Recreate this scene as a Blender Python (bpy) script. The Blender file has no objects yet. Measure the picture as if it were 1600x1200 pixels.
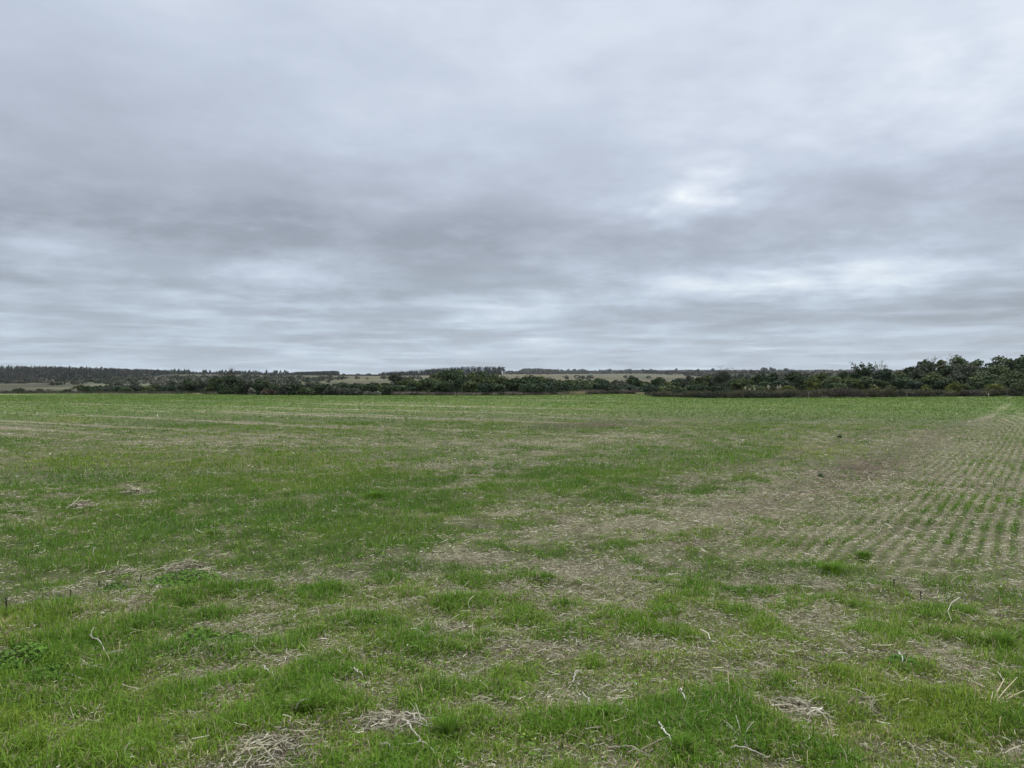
import bpy, math, random
import numpy as np

rng = np.random.default_rng(11)
random.seed(11)
R = math.radians
scene = bpy.context.scene
COL = scene.collection
CAM_H, F, CX, HY = 1.6, 1200.0, 800.0, 598.0     # eye height, focal length and eye line used when measuring the place

# ------------------------------------------------------------------ noise
def _hash(ix, iy, seed):
    n = (ix.astype(np.int64) * 374761393 + iy.astype(np.int64) * 668265263 + seed * 1274126177) & 0xFFFFFFFF
    n = ((n ^ (n >> 13)) * 1274126177) & 0xFFFFFFFF
    n = n ^ (n >> 16)
    return (n & 0xFFFFFF) / float(0xFFFFFF)

def vnoise(x, y, seed=0):
    x = np.asarray(x, float); y = np.asarray(y, float)
    ix = np.floor(x); iy = np.floor(y)
    fx = x - ix; fy = y - iy
    fx = fx * fx * (3 - 2 * fx); fy = fy * fy * (3 - 2 * fy)
    a = _hash(ix, iy, seed); b = _hash(ix + 1, iy, seed)
    c = _hash(ix, iy + 1, seed); d = _hash(ix + 1, iy + 1, seed)
    return (a + (b - a) * fx) * (1 - fy) + (c + (d - c) * fx) * fy

def fbm(x, y, seed=0, octs=4, gain=0.5):
    s = 0.0; a = 1.0; t = 0.0; f = 1.0
    for i in range(octs):
        ca, sa = math.cos(0.7 * i), math.sin(0.7 * i)
        s = s + a * vnoise((x * ca - y * sa) * f, (x * sa + y * ca) * f, seed + 17 * i)
        t += a; a *= gain; f *= 2.03
    return s / t

def sstep(a, b, x):
    t = np.clip((x - a) / (b - a), 0, 1)
    return t * t * (3 - 2 * t)

# ------------------------------------------------------------------ terrain
EDGE_X = [-300, 0, 280, 340, 400, 800, 900, 985, 1004, 1022, 1100, 1200, 1300, 1400, 1600, 1900]
EDGE_Y = [615, 615, 615.2, 616.5, 617.6, 617.9, 616.6, 615.6, 616, 620, 622, 622.4, 621.6, 620.6, 619.5, 619]
def edge_depth(px):
    return CAM_H * F / (np.interp(px, EDGE_X, EDGE_Y) - HY)

def az_px(x, y):
    az = np.arctan2(x, y)
    return CX + F * np.tan(np.clip(az, -0.88, 0.88)), az

def edge_radius(x, y):
    px, az = az_px(x, y)
    u = (px - CX) / F
    return edge_depth(px) * np.sqrt(1 + u * u)

TX = np.array([-300, 0, 250, 400, 600, 800, 1000, 1200, 1400, 1600, 1900], float)
TR = [450, 700, 950, 1600, 2600, 4500]
TPY = np.array([
    [605.5, 605.5, 603.5, 603, 601, 600, 599, 598, 597, 596, 596],
    [600, 600, 593, 592.5, 593, 592, 592, 593, 592, 590, 590],
    [583, 583, 584.5, 585.5, 587, 586, 587, 590, 590, 588, 588],
    [586, 586, 587, 587.5, 587.5, 585, 584, 586, 586, 585, 585],
    [590, 590, 588, 586, 585, 584, 582.5, 582, 582, 582, 582],
    [594, 594, 592, 590, 589, 588, 587, 587, 587, 587, 587]])

def ground_z(x, y):
    x = np.asarray(x, float); y = np.asarray(y, float)
    r = np.hypot(x, y)
    px, az = az_px(x, y)
    u = (px - CX) / F
    cu = 1 / np.sqrt(1 + u * u)
    E = edge_radius(x, y)
    right = sstep(1050, 1350, px)
    knots = [(E, 0 * r), (E + 28, -1.0 + 1.3 * right), (0 * r + 260, -6.5 + 4.0 * right)]
    for i, R_ in enumerate(TR):
        py = np.interp(px, TX, TPY[i])
        knots.append((0 * r + R_, CAM_H + (HY - py) / F * R_ * cu))
    z = 0 * r
    for (r0, z0), (r1, z1) in zip(knots[:-1], knots[1:]):
        t = np.clip((r - r0) / (r1 - r0), 0, 1); t = t * t * (3 - 2 * t) * 0.5 + t * 0.5
        z = np.where(r >= r0, z0 + (z1 - z0) * t, z)
    z = np.where(r >= TR[-1], knots[-1][1], z)
    z = z * (1 - sstep(1.0, 1.5, np.abs(az)))
    near = np.exp(-r / 35.0)
    z = z + (fbm(x * 0.11, y * 0.11, 3, 3) - 0.5) * 0.16 * np.clip(r / 12, 0, 1) * np.exp(-r / 90)
    z = z + (fbm(x * 1.1, y * 1.1, 5, 3) - 0.5) * 0.15 * near
    z = z + (fbm(x * 5, y * 5, 7, 2) - 0.5) * 0.05 * near
    return z

# ------------------------------------------------------------------ what grows where on the field
# (image column, image row, half width, half height, amount): patches surveyed from the photograph
GREEN_BLOBS = [
    (300, 800, 330, 60, .30), (560, 830, 170, 42, .40), (540, 765, 60, 14, .35), (300, 730, 260, 22, .22), (640, 790, 110, 18, .18),
    (985, 752, 120, 26, .45), (890, 750, 80, 24, .25), (150, 735, 160, 20, .15), (150, 860, 160, 26, .20),
    (130, 1000, 170, 50, .30), (430, 1110, 90, 50, .35), (700, 1110, 70, 60, .30), (200, 1120, 110, 60, .28), (500, 1060, 150, 45, .2),
    (560, 1000, 120, 18, .2), (900, 1150, 120, 45, .25), (1065, 1165, 40, 26, .4), (1450, 1130, 150, 60, .35), (1300, 1090, 60, 40, .15),
    (1300, 900, 90, 22, .35), (1150, 940, 80, 15, .15), (1565, 1000, 36, 22, .4), (1180, 1000, 120, 20, .1), (1420, 980, 120, 22, .2),
    (1400, 640, 300, 14, .35), (1250, 632, 200, 12, .3), (400, 624, 500, 10, .30), (1000, 630, 160, 8, .2), (1180, 665, 90, 8, .2),
    (300, 660, 300, 7, .22), (1160, 720, 120, 14, .2), (1100, 730, 70, 10, .2), (820, 880, 90, 12, .12), (850, 925, 70, 12, .1), (120, 657, 70, 5, .2),
    (520, 915, 24, 9, .4), (60, 1180, 150, 50, .2), (640, 1180, 60, 30, .2),
    # thin patches
    (450, 685, 420, 8, -.30), (700, 695, 260, 9, -.30), (940, 690, 160, 12, -.35), (930, 663, 80, 6, -.6), (1010, 660, 130, 6, -.25), (820, 705, 60, 5, -.25),
    (250, 690, 140, 10, -.18), (1000, 820, 190, 26, -.45), (870, 885, 150, 20, -.38), (1120, 800, 120, 16, -.28), (1080, 860, 80, 12, -.3),
    (1400, 760, 200, 46, -.32), (1520, 720, 120, 36, -.28), (1450, 840, 140, 30, -.35), (1330, 740, 90, 40, -.2), (1450, 690, 130, 12, -.22),
    (720, 940, 110, 22, -.25), (880, 985, 90, 28, -.28), (940, 930, 90, 14, -.2), (1300, 965, 60, 14, -.3), (1430, 945, 40, 8, -.2), (1100, 1000, 110, 20, -.15),
    (440, 1175, 75, 24, -.5), (610, 1130, 40, 16, -.4), (330, 1018, 44, 10, -.4), (440, 995, 60, 12, -.35), (30, 1100, 50, 26, -.3), (110, 1105, 30, 16, -.3),
    (280, 893, 70, 10, -.35), (110, 915, 80, 12, -.2), (205, 770, 34, 7, -.3), (130, 793, 26, 8, -.28), (600, 788, 34, 6, -.35), (230, 810, 40, 8, -.2), (400, 757, 30, 5, -.25),
    (1262, 1112, 36, 12, -.4), (1360, 1108, 30, 16, -.4), (1405, 1073, 26, 7, -.35), (1570, 1105, 34, 12, -.3), (1160, 1160, 40, 20, -.3), (1230, 930, 50, 8, -.2),
    (1040, 1110, 50, 22, -.25), (760, 1080, 60, 14, -.2), (1590, 960, 40, 12, -.3), (690, 870, 90, 8, -.2), (60, 700, 60, 5, -.15), (1580, 1180, 30, 20, -.2)]
SOIL_BLOBS = [(930, 663, 70, 5, .9), (905, 668, 60, 3, .6), (1040, 662, 90, 3, .3), (870, 668, 50, 3, .4), (840, 985, 80, 26, .45), (890, 870, 90, 14, .3), (1080, 858, 60, 8, .4),
              (1340, 735, 110, 22, .2), (1130, 1030, 80, 20, .3), (1480, 960, 60, 6, .3), (1090, 935, 90, 8, .25), (700, 960, 80, 14, .2), (950, 990, 130, 30, .2)]
YELLOW_BLOBS = [(1280, 705, 70, 14, .7), (1130, 735, 110, 14, .45), (120, 657, 60, 4, .9), (300, 720, 350, 24, .4), (1450, 1130, 190, 80, .6), (60, 1150, 120, 40, .2),
                (1200, 1060, 260, 80, .35), (950, 1020, 250, 50, .25), (10, 960, 40, 20, .5), (30, 1100, 60, 26, .5), (1260, 700, 40, 6, .4), (900, 640, 700, 20, .2)]
ROW_R = (math.sin(R(34.9)), math.cos(R(34.9)))
ROW_L = (math.sin(R(-58)), math.cos(R(-58)))

GREEN_BLOBS = [(a, b, c, d, e if e > 0 else e * (0.5 if b < 715 else 0.55)) for a, b, c, d, e in GREEN_BLOBS]

def blobs(px, py, table):
    s = 0 * px
    for (bx, by, rx, ry, a) in table:
        s = s + a * np.exp(-np.clip(((px - bx) / rx) ** 2 + ((py - by) / ry) ** 2, 0, 40))
    return s

def field_cover(x, y):
    """how green (0..1), bare and yellow the field is at a spot"""
    d = np.maximum(y, 1.0)
    r = np.hypot(x, y)
    w1 = fbm(x * 0.8, y * 0.8, 31, 3) - 0.5
    w2 = fbm(x * 0.8, y * 0.8, 37, 3) - 0.5
    px = CX + F * x / d + w1 * 90
    py = HY + F * CAM_H / d * (1 + 0.22 * w2)
    g = 0.735 + blobs(px, py, GREEN_BLOBS)
    g = g + 0.16 * sstep(22, 45, y)
    soil = blobs(px, py, SOIL_BLOBS)
    yel = blobs(px, py, YELLOW_BLOBS)
    # patchiness at several real sizes
    nb = np.exp(-r / 60)
    g = g + (fbm(x * 0.25, y * 0.25, 41, 3) - 0.5) * 0.35
    g = g + (fbm(x * 1.5, y * 1.5, 43, 3) - 0.5) * 0.75 * (0.4 + 0.6 * nb)
    g = g + (fbm(x * 4.5, y * 4.5, 47, 3, .65) - 0.5) * 1.35 * nb
    soil = soil * 1.35 * (0.4 + 1.2 * fbm(x * 1.2, y * 1.2, 53, 3))
    yel = yel + (fbm(x * 0.4, y * 0.4, 59, 3) - 0.5) * 0.7
    # drill rows on the right, running away to the right
    t = x * ROW_R[1] - y * ROW_R[0]
    al = x * ROW_R[0] + y * ROW_R[1]
    t2 = t + (vnoise(al * 0.6, t * 0.5, 61) - 0.5) * 0.05
    reg = sstep(-3.8, -1.0, t) * sstep(5.8, 7.4, y) * (1 - sstep(32, 60, y))
    row = np.cos(2 * math.pi * t2 / 0.135)
    g = g + reg * 0.7 * (0.44 - g)
    g = g + reg * (0.29 * row) * (0.6 + 0.8 * fbm(x * 0.7, y * 0.7, 67, 2))
    # the tractor's wheel marks
    for tc, wd in ((-2.75, 0.70), (-4.55, 0.40)):
        m = np.exp(-((t - tc + 0.25 * (vnoise(al * 0.2, 0 * al, 71) - 0.5)) / wd) ** 2) * sstep(7.5, 11, y) * (1 - sstep(24, 45, y))
        soil = soil + m * 0.45; g = g - m * 0.15
    m = np.exp(-((t - 0.2) / 0.5) ** 2) * sstep(18, 24, y) * (1 - sstep(40, 70, y)); g = g - m * 0.04
    # straw lines of the far headland, running away to the left
    q = x * ROW_L[1] - y * ROW_L[0]
    bl = x * ROW_L[0] + y * ROW_L[1]
    ln = vnoise(q * 1.25, bl * 0.03, 73) * 0.75 + vnoise(q * 3.4, bl * 0.1, 79) * 0.5
    lm = sstep(17, 26, y) * (1 - sstep(850, 1250, CX + F * x / d))
    g = g - lm * 0.85 * sstep(0.80, 0.97, ln)
    # and faint ones on the far right, running with the rows there
    ln = vnoise(t * 0.9, al * 0.03, 83) * 0.8 + vnoise(t * 2.1, al * 0.08, 89) * 0.4
    g = g - sstep(25, 40, y) * sstep(1000, 1300, CX + F * x / d) * 0.5 * sstep(0.80, 1.0, ln)
    return np.clip(g, 0, 1.15), np.clip(soil, 0, 1), np.clip(yel, 0, 1)

# ------------------------------------------------------------------ mesh helpers
def build_mesh(name, verts, faces_flat, sizes, mat, tint=None, smooth=False):
    me = bpy.data.meshes.new(name)
    verts = np.ascontiguousarray(verts, dtype=np.float32)
    faces_flat = np.ascontiguousarray(faces_flat, dtype=np.int32).ravel()
    sizes = np.ascontiguousarray(sizes, dtype=np.int32)
    me.vertices.add(len(verts)); me.vertices.foreach_set('co', verts.ravel())
    me.loops.add(len(faces_flat)); me.loops.foreach_set('vertex_index', faces_flat)
    me.polygons.add(len(sizes))
    starts = np.zeros(len(sizes), np.int32); starts[1:] = np.cumsum(sizes)[:-1]
    me.polygons.foreach_set('loop_start', starts)
    me.polygons.foreach_set('loop_total', sizes)
    if smooth:
        me.polygons.foreach_set('use_smooth', np.ones(len(sizes), bool))
    if tint is not None:
        a = me.attributes.new('tint', 'FLOAT_COLOR', 'POINT')
        c = np.ones((len(verts), 4), np.float32); c[:, :3] = tint
        a.data.foreach_set('color', c.ravel())
    me.update(calc_edges=True)
    if mat: me.materials.append(mat)
    return me

def link(name, me, parent=None, loc=(0, 0, 0)):
    o = bpy.data.objects.new(name, me)
    COL.objects.link(o); o.location = loc
    if parent is not None: o.parent = parent
    return o

def tag(o, label=None, cat=None, group=None, kind=None):
    if label: o['label'] = label
    if cat: o['category'] = cat
    if group: o['group'] = group
    if kind: o['kind'] = kind
    return o

class Geo:
    """collects verts, faces and tints of ONE mesh"""
    def __init__(s): s.v = []; s.f = []; s.n = []; s.c = []; s.k = 0
    def add(s, v, f, col):
        v = np.asarray(v, float).reshape(-1, 3); f = np.asarray(f, int)
        s.v.append(v); s.f.append((f + s.k).ravel()); s.n.append(np.full(len(f), f.shape[1]))
        c = np.asarray(col, float)
        s.c.append(np.broadcast_to(c, (len(v), 3)) if c.ndim == 1 else c)
        s.k += len(v)
    def build(s, name, mat, smooth=False):
        return build_mesh(name, np.concatenate(s.v), np.concatenate(s.f), np.concatenate(s.n), mat, np.concatenate(s.c), smooth)

def unit(v): return v / np.maximum(np.linalg.norm(v, axis=-1, keepdims=True), 1e-9)

def leaves(g, pos, nrm, size, col, rg, spread=0.8, aspect=0.6):
    n = len(pos)
    nn = unit(nrm + rg.normal(0, spread, (n, 3)))
    t = unit(np.cross(nn, rg.normal(0, 1, (n, 3))))
    b = np.cross(nn, t)
    s = np.asarray(size).reshape(-1, 1) * np.ones((n, 1))
    v = np.stack([pos - t * s, pos + b * s * aspect - t * s * 0.1, pos + t * s, pos - b * s * aspect + t * s * 0.1], 1)
    f = np.arange(n * 4).reshape(n, 4)
    g.add(v.reshape(-1, 3), f, np.repeat(np.asarray(col), 4, 0))

def sticks(g, p0, p1, w, col, rg):
    """thin tapering three-cornered twigs from p0 to p1"""
    n = len(p0)
    d = unit(p1 - p0)
    a = unit(np.cross(d, rg.normal(0, 1, (n, 3)))); b = np.cross(d, a)
    w = np.asarray(w).reshape(-1, 1) * np.ones((n, 1))
    ring = [a, -0.5 * a + 0.87 * b, -0.5 * a - 0.87 * b]
    v = np.stack([p0 + q * w for q in ring] + [p1 + q * w * 0.35 for q in ring], 1)
    base = (np.arange(n) * 6).reshape(-1, 1)
    f = np.concatenate([base + np.array([[i, (i + 1) % 3, 3 + (i + 1) % 3, 3 + i]]) for i in range(3)], 0)
    c = np.asarray(col)
    if c.ndim == 2: c = np.repeat(c, 6, 0)
    g.add(v.reshape(-1, 3), f, c)

def tube(g, pts, rad, col, sides=6):
    pts = np.asarray(pts, float); rad = np.asarray(rad, float); n = len(pts)
    d = unit(np.gradient(pts, axis=0))
    a = unit(np.cross(d, np.array([0.31, 0.92, 0.17]))); b = np.cross(d, a)
    th = np.arange(sides) / sides * 2 * math.pi
    v = pts[:, None, :] + rad[:, None, None] * (np.cos(th)[None, :, None] * a[:, None, :] + np.sin(th)[None, :, None] * b[:, None, :])
    f = [[i * sides + j, i * sides + (j + 1) % sides, (i + 1) * sides + (j + 1) % sides, (i + 1) * sides + j] for i in range(n - 1) for j in range(sides)]
    g.add(v.reshape(-1, 3), f, col)
    k = len(g.v) - 1
    g.add(v[-1], [[i for i in range(sides)]], col); g.add(v[0], [[i for i in range(sides)][::-1]], col)

# ------------------------------------------------------------------ materials
def nodes_of(m):
    m.use_nodes = True
    nt = m.node_tree
    nt.nodes.clear()
    return nt

def N(nt, kind, **kw):
    n = nt.nodes.new(kind)
    for k, v in kw.items():
        if k.startswith('i_'):
            n.inputs[k[2:].replace('_', ' ')].default_value = v
        else:
            setattr(n, k, v)
    return n

def tint_material(name, translucent=0.0, rough=0.7, noise=0.0, scale=3.0, spec=0.25):
    m = bpy.data.materials.new(name); nt = nodes_of(m); L = nt.links
    out = N(nt, 'ShaderNodeOutputMaterial')
    at = N(nt, 'ShaderNodeAttribute', attribute_name='tint')
    bs = N(nt, 'ShaderNodeBsdfPrincipled')
    bs.inputs['Roughness'].default_value = rough
    bs.inputs['Specular IOR Level'].default_value = spec
    col = at.outputs['Color']
    if noise:
        geo = N(nt, 'ShaderNodeNewGeometry')
        tx = N(nt, 'ShaderNodeTexNoise'); tx.inputs['Scale'].default_value = scale; tx.inputs['Detail'].default_value = 5
        L.new(geo.outputs['Position'], tx.inputs['Vector'])
        mr = N(nt, 'ShaderNodeMapRange'); mr.inputs['From Min'].default_value = 0.3; mr.inputs['From Max'].default_value = 0.7
        mr.inputs['To Min'].default_value = 1 - noise; mr.inputs['To Max'].default_value = 1 + noise
        L.new(tx.outputs['Fac'], mr.inputs['Value'])
        mx = N(nt, 'ShaderNodeVectorMath', operation='SCALE')
        L.new(col, mx.inputs[0]); L.new(mr.outputs['Result'], mx.inputs['Scale'])
        col = mx.outputs['Vector']
    L.new(col, bs.inputs['Base Color'])
    if translucent:
        tr = N(nt, 'ShaderNodeBsdfTranslucent'); L.new(col, tr.inputs['Color'])
        ms = N(nt, 'ShaderNodeMixShader'); ms.inputs['Fac'].default_value = translucent
        L.new(bs.outputs[0], ms.inputs[1]); L.new(tr.outputs[0], ms.inputs[2])
        L.new(ms.outputs[0], out.inputs['Surface'])
    else:
        L.new(bs.outputs[0], out.inputs['Surface'])
    return m

M_LEAF = tint_material('tree leaves', 0.14, 0.65, 0.35, 0.6, 0.12)
M_BARK = tint_material('bark', 0, 0.9, 0.3, 4.0)
M_TWIG = tint_material('twigs', 0, 0.9, 0.2, 1.0, 0.08)
M_BLADE = tint_material('grass blades', 0.22, 0.7, 0.0, 1.0, 0.06)
M_STRAW = tint_material('straw', 0.1, 0.8, 0.0, 1.0, 0.1)

def ground_material(name, fine):
    m = bpy.data.materials.new(name); nt = nodes_of(m); L = nt.links
    out = N(nt, 'ShaderNodeOutputMaterial')
    at = N(nt, 'ShaderNodeAttribute', attribute_name='tint')
    geo = N(nt, 'ShaderNodeNewGeometry')
    bs = N(nt, 'ShaderNodeBsdfPrincipled'); bs.inputs['Roughness'].default_value = 0.95; bs.inputs['Specular IOR Level'].default_value = 0.1
    col = at.outputs['Color']
    for sc, lo, hi in (fine):
        tx = N(nt, 'ShaderNodeTexNoise'); tx.inputs['Scale'].default_value = sc; tx.inputs['Detail'].default_value = 6; tx.inputs['Roughness'].default_value = 0.65
        L.new(geo.outputs['Position'], tx.inputs['Vector'])
        mr = N(nt, 'ShaderNodeMapRange'); mr.inputs['From Min'].default_value = 0.3; mr.inputs['From Max'].default_value = 0.7
        mr.inputs['To Min'].default_value = lo; mr.inputs['To Max'].default_value = hi
        L.new(tx.outputs['Fac'], mr.inputs['Value'])
        mx = N(nt, 'ShaderNodeVectorMath', operation='SCALE')
        L.new(col, mx.inputs[0]); L.new(mr.outputs['Result'], mx.inputs['Scale'])
        col = mx.outputs['Vector']
        last = tx
    L.new(col, bs.inputs['Base Color'])
    bp = N(nt, 'ShaderNodeBump'); bp.inputs['Strength'].default_value = 0.6; bp.inputs['Distance'].default_value = 0.6 / fine[-1][0]
    L.new(last.outputs['Fac'], bp.inputs['Height']); L.new(bp.outputs['Normal'], bs.inputs['Normal'])
    L.new(bs.outputs[0], out.inputs['Surface'])
    return m

M_FIELD = ground_material('field soil and litter', [(2.0, 0.8, 1.2), (14.0, 0.7, 1.3), (70.0, 0.55, 1.45)])
M_HILL = ground_material('dry pasture', [(0.006, 0.8, 1.2), (0.03, 0.7, 1.3), (0.15, 0.7, 1.3)])

# colours (real-world reflectance)
SOIL = np.array([0.082, 0.058, 0.040]); LITTER = np.array([0.225, 0.205, 0.132])
GREENG = np.array([0.092, 0.132, 0.038]); YELG = np.array([0.150, 0.172, 0.040])
GRASS = np.array([0.168, 0.266, 0.030]); GRASS_D = np.array([0.080, 0.174, 0.019]); GRASS_Y = np.array([0.262, 0.300, 0.042])

# ------------------------------------------------------------------ field and hills: one sheet in two rings
def make_ground():
    a_in = np.linspace(-0.80, 0.80, 641)
    a_out = np.linspace(0.80, 2 * math.pi - 0.80, 121)[1:-1]
    az = np.concatenate([a_in, a_out])
    ca, sa = np.cos(az), np.sin(az)
    E = edge_radius(sa, ca)
    s = np.concatenate([[0.002], np.geomspace(0.012, 1.0, 420)])
    rf = s[:, None] * E[None, :]
    ext = np.concatenate([[0.0], np.geomspace(1.0, 7900, 190)])
    rh = E[None, :] + ext[:, None]
    def grid(rr):
        nr, na = rr.shape
        x = rr * sa; y = rr * ca
        idx = np.arange(nr * na).reshape(nr, na)
        nx = np.roll(idx, -1, 1)
        f = np.stack([idx[:-1], nx[:-1], nx[1:], idx[1:]], -1).reshape(-1, 4)[:, ::-1]
        return x.ravel(), y.ravel(), f
    # field
    x, y, f = grid(rf)
    z = ground_z(x, y)
    g, soil, yel = field_cover(x, y)
    r = np.hypot(x, y)
    gc = GREENG + (YELG - GREENG) * yel[:, None]
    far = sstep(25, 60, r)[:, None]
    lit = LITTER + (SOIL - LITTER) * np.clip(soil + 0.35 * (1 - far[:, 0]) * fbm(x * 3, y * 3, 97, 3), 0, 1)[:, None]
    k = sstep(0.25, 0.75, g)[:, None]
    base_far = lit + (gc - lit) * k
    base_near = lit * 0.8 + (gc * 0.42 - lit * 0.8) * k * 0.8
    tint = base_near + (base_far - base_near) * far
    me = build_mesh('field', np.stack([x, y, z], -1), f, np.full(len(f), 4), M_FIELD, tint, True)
    tag(link('field', me), 'flat stubble field of young grass, pale straw and bare brown soil', 'field', kind='structure')
    # hills
    x, y, f = grid(rh)
    z = ground_z(x, y)
    px, _ = az_px(x, y); r = np.hypot(x, y)
    n = fbm(x * 0.008, y * 0.02, 101, 4); n2 = fbm(x * 0.02, y * 0.05, 103, 3)
    gold = np.array([0.185, 0.158, 0.098]); scrub = np.array([0.095, 0.098, 0.066]); grn = np.array([0.125, 0.132, 0.066])
    t = gold + (scrub - gold) * sstep(0.50, 0.66, n)[:, None]
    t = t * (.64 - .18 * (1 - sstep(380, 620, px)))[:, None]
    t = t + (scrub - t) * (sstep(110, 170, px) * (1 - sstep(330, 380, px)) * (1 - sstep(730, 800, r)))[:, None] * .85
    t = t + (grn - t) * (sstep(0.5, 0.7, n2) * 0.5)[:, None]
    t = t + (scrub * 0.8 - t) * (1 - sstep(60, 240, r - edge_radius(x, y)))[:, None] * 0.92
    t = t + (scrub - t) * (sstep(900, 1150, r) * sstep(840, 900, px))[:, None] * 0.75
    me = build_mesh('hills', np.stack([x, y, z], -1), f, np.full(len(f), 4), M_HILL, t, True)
    tag(link('hills', me), 'low hills of dry golden pasture beyond the hedge', 'hills', kind='structure')
make_ground()

# ------------------------------------------------------------------ grass and straw: nobody could count the blades
def wedge(n, r0, r1):
    half = 1.05 if r1 < 8 else 0.98 if r1 < 16 else 0.84 if r1 < 35 else 0.77
    a = rng.uniform(-half, half, n); r = np.sqrt(rng.uniform(r0 * r0, r1 * r1, n))
    return np.sin(a) * r, np.cos(a) * r

def make_grass():
    V, Fq, S, C = [], [], [], []
    off = 0
    #   candidates, r0, r1, width, height, detailed
    for n, r0, r1, wd, ht, detailed, keep in ((1300000, 1.7, 6.5, .0033, .037, True, 1.0), (1180000, 6.5, 14, .0048, .042, False, 1.0),
                                              (640000, 14, 32, .010, .056, False, 1.0), (380000, 32, 75, .020, .062, False, .9), (420000, 75, 119, .030, .075, False, .95)):
        # tufts: several blades share a crown
        NB = 9 if r0 < 6 else 4
        nt_ = n // NB
        tx, ty = wedge(nt_, r0, r1)
        if r1 > 100:
            ins = np.hypot(tx, ty) < edge_radius(tx, ty) - 0.2
            tx, ty = tx[ins], ty[ins]; nt_ = len(tx)
        g, soil, yel = field_cover(tx, ty)
        pr = np.clip((0.40 if r0 < 6 else 0.72) + 0.72 * g * np.clip(g + .3, 0, 1), 0.05, 1) * (1 - 0.78 * soil) * keep
        ok = rng.uniform(0, 1, nt_) < pr
        tx, ty, g, yel, soil = tx[ok], ty[ok], g[ok], yel[ok], soil[ok]
        lush = sstep(0.52, 1.12, g + (fbm(tx * 3.0, ty * 3.0, 109, 2) - 0.5) * 1.15)
        tall = rng.lognormal(0, .32, len(tx))
        tid = np.repeat(np.arange(len(tx)), NB)
        m = len(tid)
        sp = (0.013 if r0 < 6 else 0.012) * (1 + r0 / 14)
        x = tx[tid] + rng.normal(0, sp, m); y = ty[tid] + rng.normal(0, sp, m)
        z = ground_z(x, y) - 0.006
        th = rng.uniform(0, 2 * math.pi, m)
        h = ht * tall[tid] * rng.lognormal(0, 0.28, m) * (0.40 + 0.95 * lush[tid])
        lean = rng.uniform(0.2, 1.45, m)
        dx, dy = np.cos(th), np.sin(th)
        wx, wy = -dy, dx
        w = wd * rng.uniform(0.6, 1.3, m)
        tt = rng.uniform(0, 1, len(tx))
        big = fbm(tx * 0.6, ty * 0.6, 107, 3)
        c = GRASS + (GRASS_D - GRASS) * (np.clip(lush * 0.95 + 1.2 * (big - 0.5) - yel * 0.5, 0, 1))[:, None]
        c = c + (GRASS_Y - c) * np.clip(yel * 0.65 + (tt - 0.65) * 0.6, 0, 1)[:, None]
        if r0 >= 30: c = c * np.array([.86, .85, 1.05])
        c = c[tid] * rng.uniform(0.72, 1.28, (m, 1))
        dry = rng.uniform(0, 1, m) < 0.07 + 0.33 * (1 - lush[tid])
        c[dry] = np.array([0.33, 0.275, 0.165]) * rng.uniform(0.55, 1.3, (dry.sum(), 1))
        P0 = np.stack([x, y, z], -1); D = np.stack([dx, dy, 0 * dx], -1); W = np.stack([wx, wy, 0 * wx], -1); U = np.array([0, 0, 1.0])
        hh = h[:, None]; ll = lean[:, None]; ww = w[:, None]
        tip = P0 + D * hh * ll * 0.8 + U * hh * (1.08 - 0.5 * ll)
        if detailed:
            mid = P0 + D * hh * ll * 0.28 + U * hh * 0.62
            v = np.stack([P0 - W * ww * .5, P0 + W * ww * .5, mid + W * ww * .42, mid - W * ww * .42, tip], 1).reshape(-1, 3)
            b = (np.arange(m) * 5)[:, None] + off
            q = np.concatenate([b + np.array([[0, 1, 2, 3]]), ], 0); t3 = b + np.array([[3, 2, 4]])
            Fq.append(np.concatenate([q, t3], 1).ravel()); S.append(np.tile([4, 3], m)); off += 5 * m
            C.append(np.repeat(c, 5, 0))
        else:
            v = np.stack([P0 - W * ww * .5, P0 + W * ww * .5, tip], 1).reshape(-1, 3)
            b = (np.arange(m) * 3)[:, None] + off
            Fq.append((b + np.array([[0, 1, 2]])).ravel()); S.append(np.full(m, 3)); off += 3 * m
            C.append(np.repeat(c, 3, 0))
        V.append(v)
    n = 1500
    tx, ty = wedge(n, 2.3, 9.5)
    g, soil, yel = field_cover(tx, ty)
    pat = fbm(tx * .7, ty * .7, 113, 3)
    ok = (pat > .50) & (g > .35)
    tx, ty = tx[ok], ty[ok]; k = 12; tid = np.repeat(np.arange(len(tx)), k); m = len(tid)
    a = rng.uniform(0, 2 * math.pi, m); ro = rng.uniform(.008, .045, m)
    p = np.stack([tx[tid] + np.cos(a) * ro, ty[tid] + np.sin(a) * ro, 0 * a], -1); p[:, 2] = ground_z(p[:, 0], p[:, 1]) + rng.uniform(.008, .04, m)
    lg = Geo()
    leaves(lg, p, np.stack([np.cos(a) * .5, np.sin(a) * .5, 0 * a + 1], -1), rng.uniform(.006, .015, m), (np.array([.12, .215, .035]) + rng.uniform(0, 1, len(tx))[tid][:, None] * np.array([.07, .04, .01])) * rng.uniform(.75, 1.25, (m, 1)), rng, .35, .55)
    V.append(lg.v[0]); Fq.append(lg.f[0] + off); S.append(lg.n[0]); C.append(lg.c[0]); off += lg.k
    me = build_mesh('grass', np.concatenate(V), np.concatenate(Fq), np.concatenate(S), M_BLADE, np.concatenate(C))
    tag(link('grass', me), 'short young green grass in uneven tufts over the stubble field', 'grass', kind='stuff')

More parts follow.
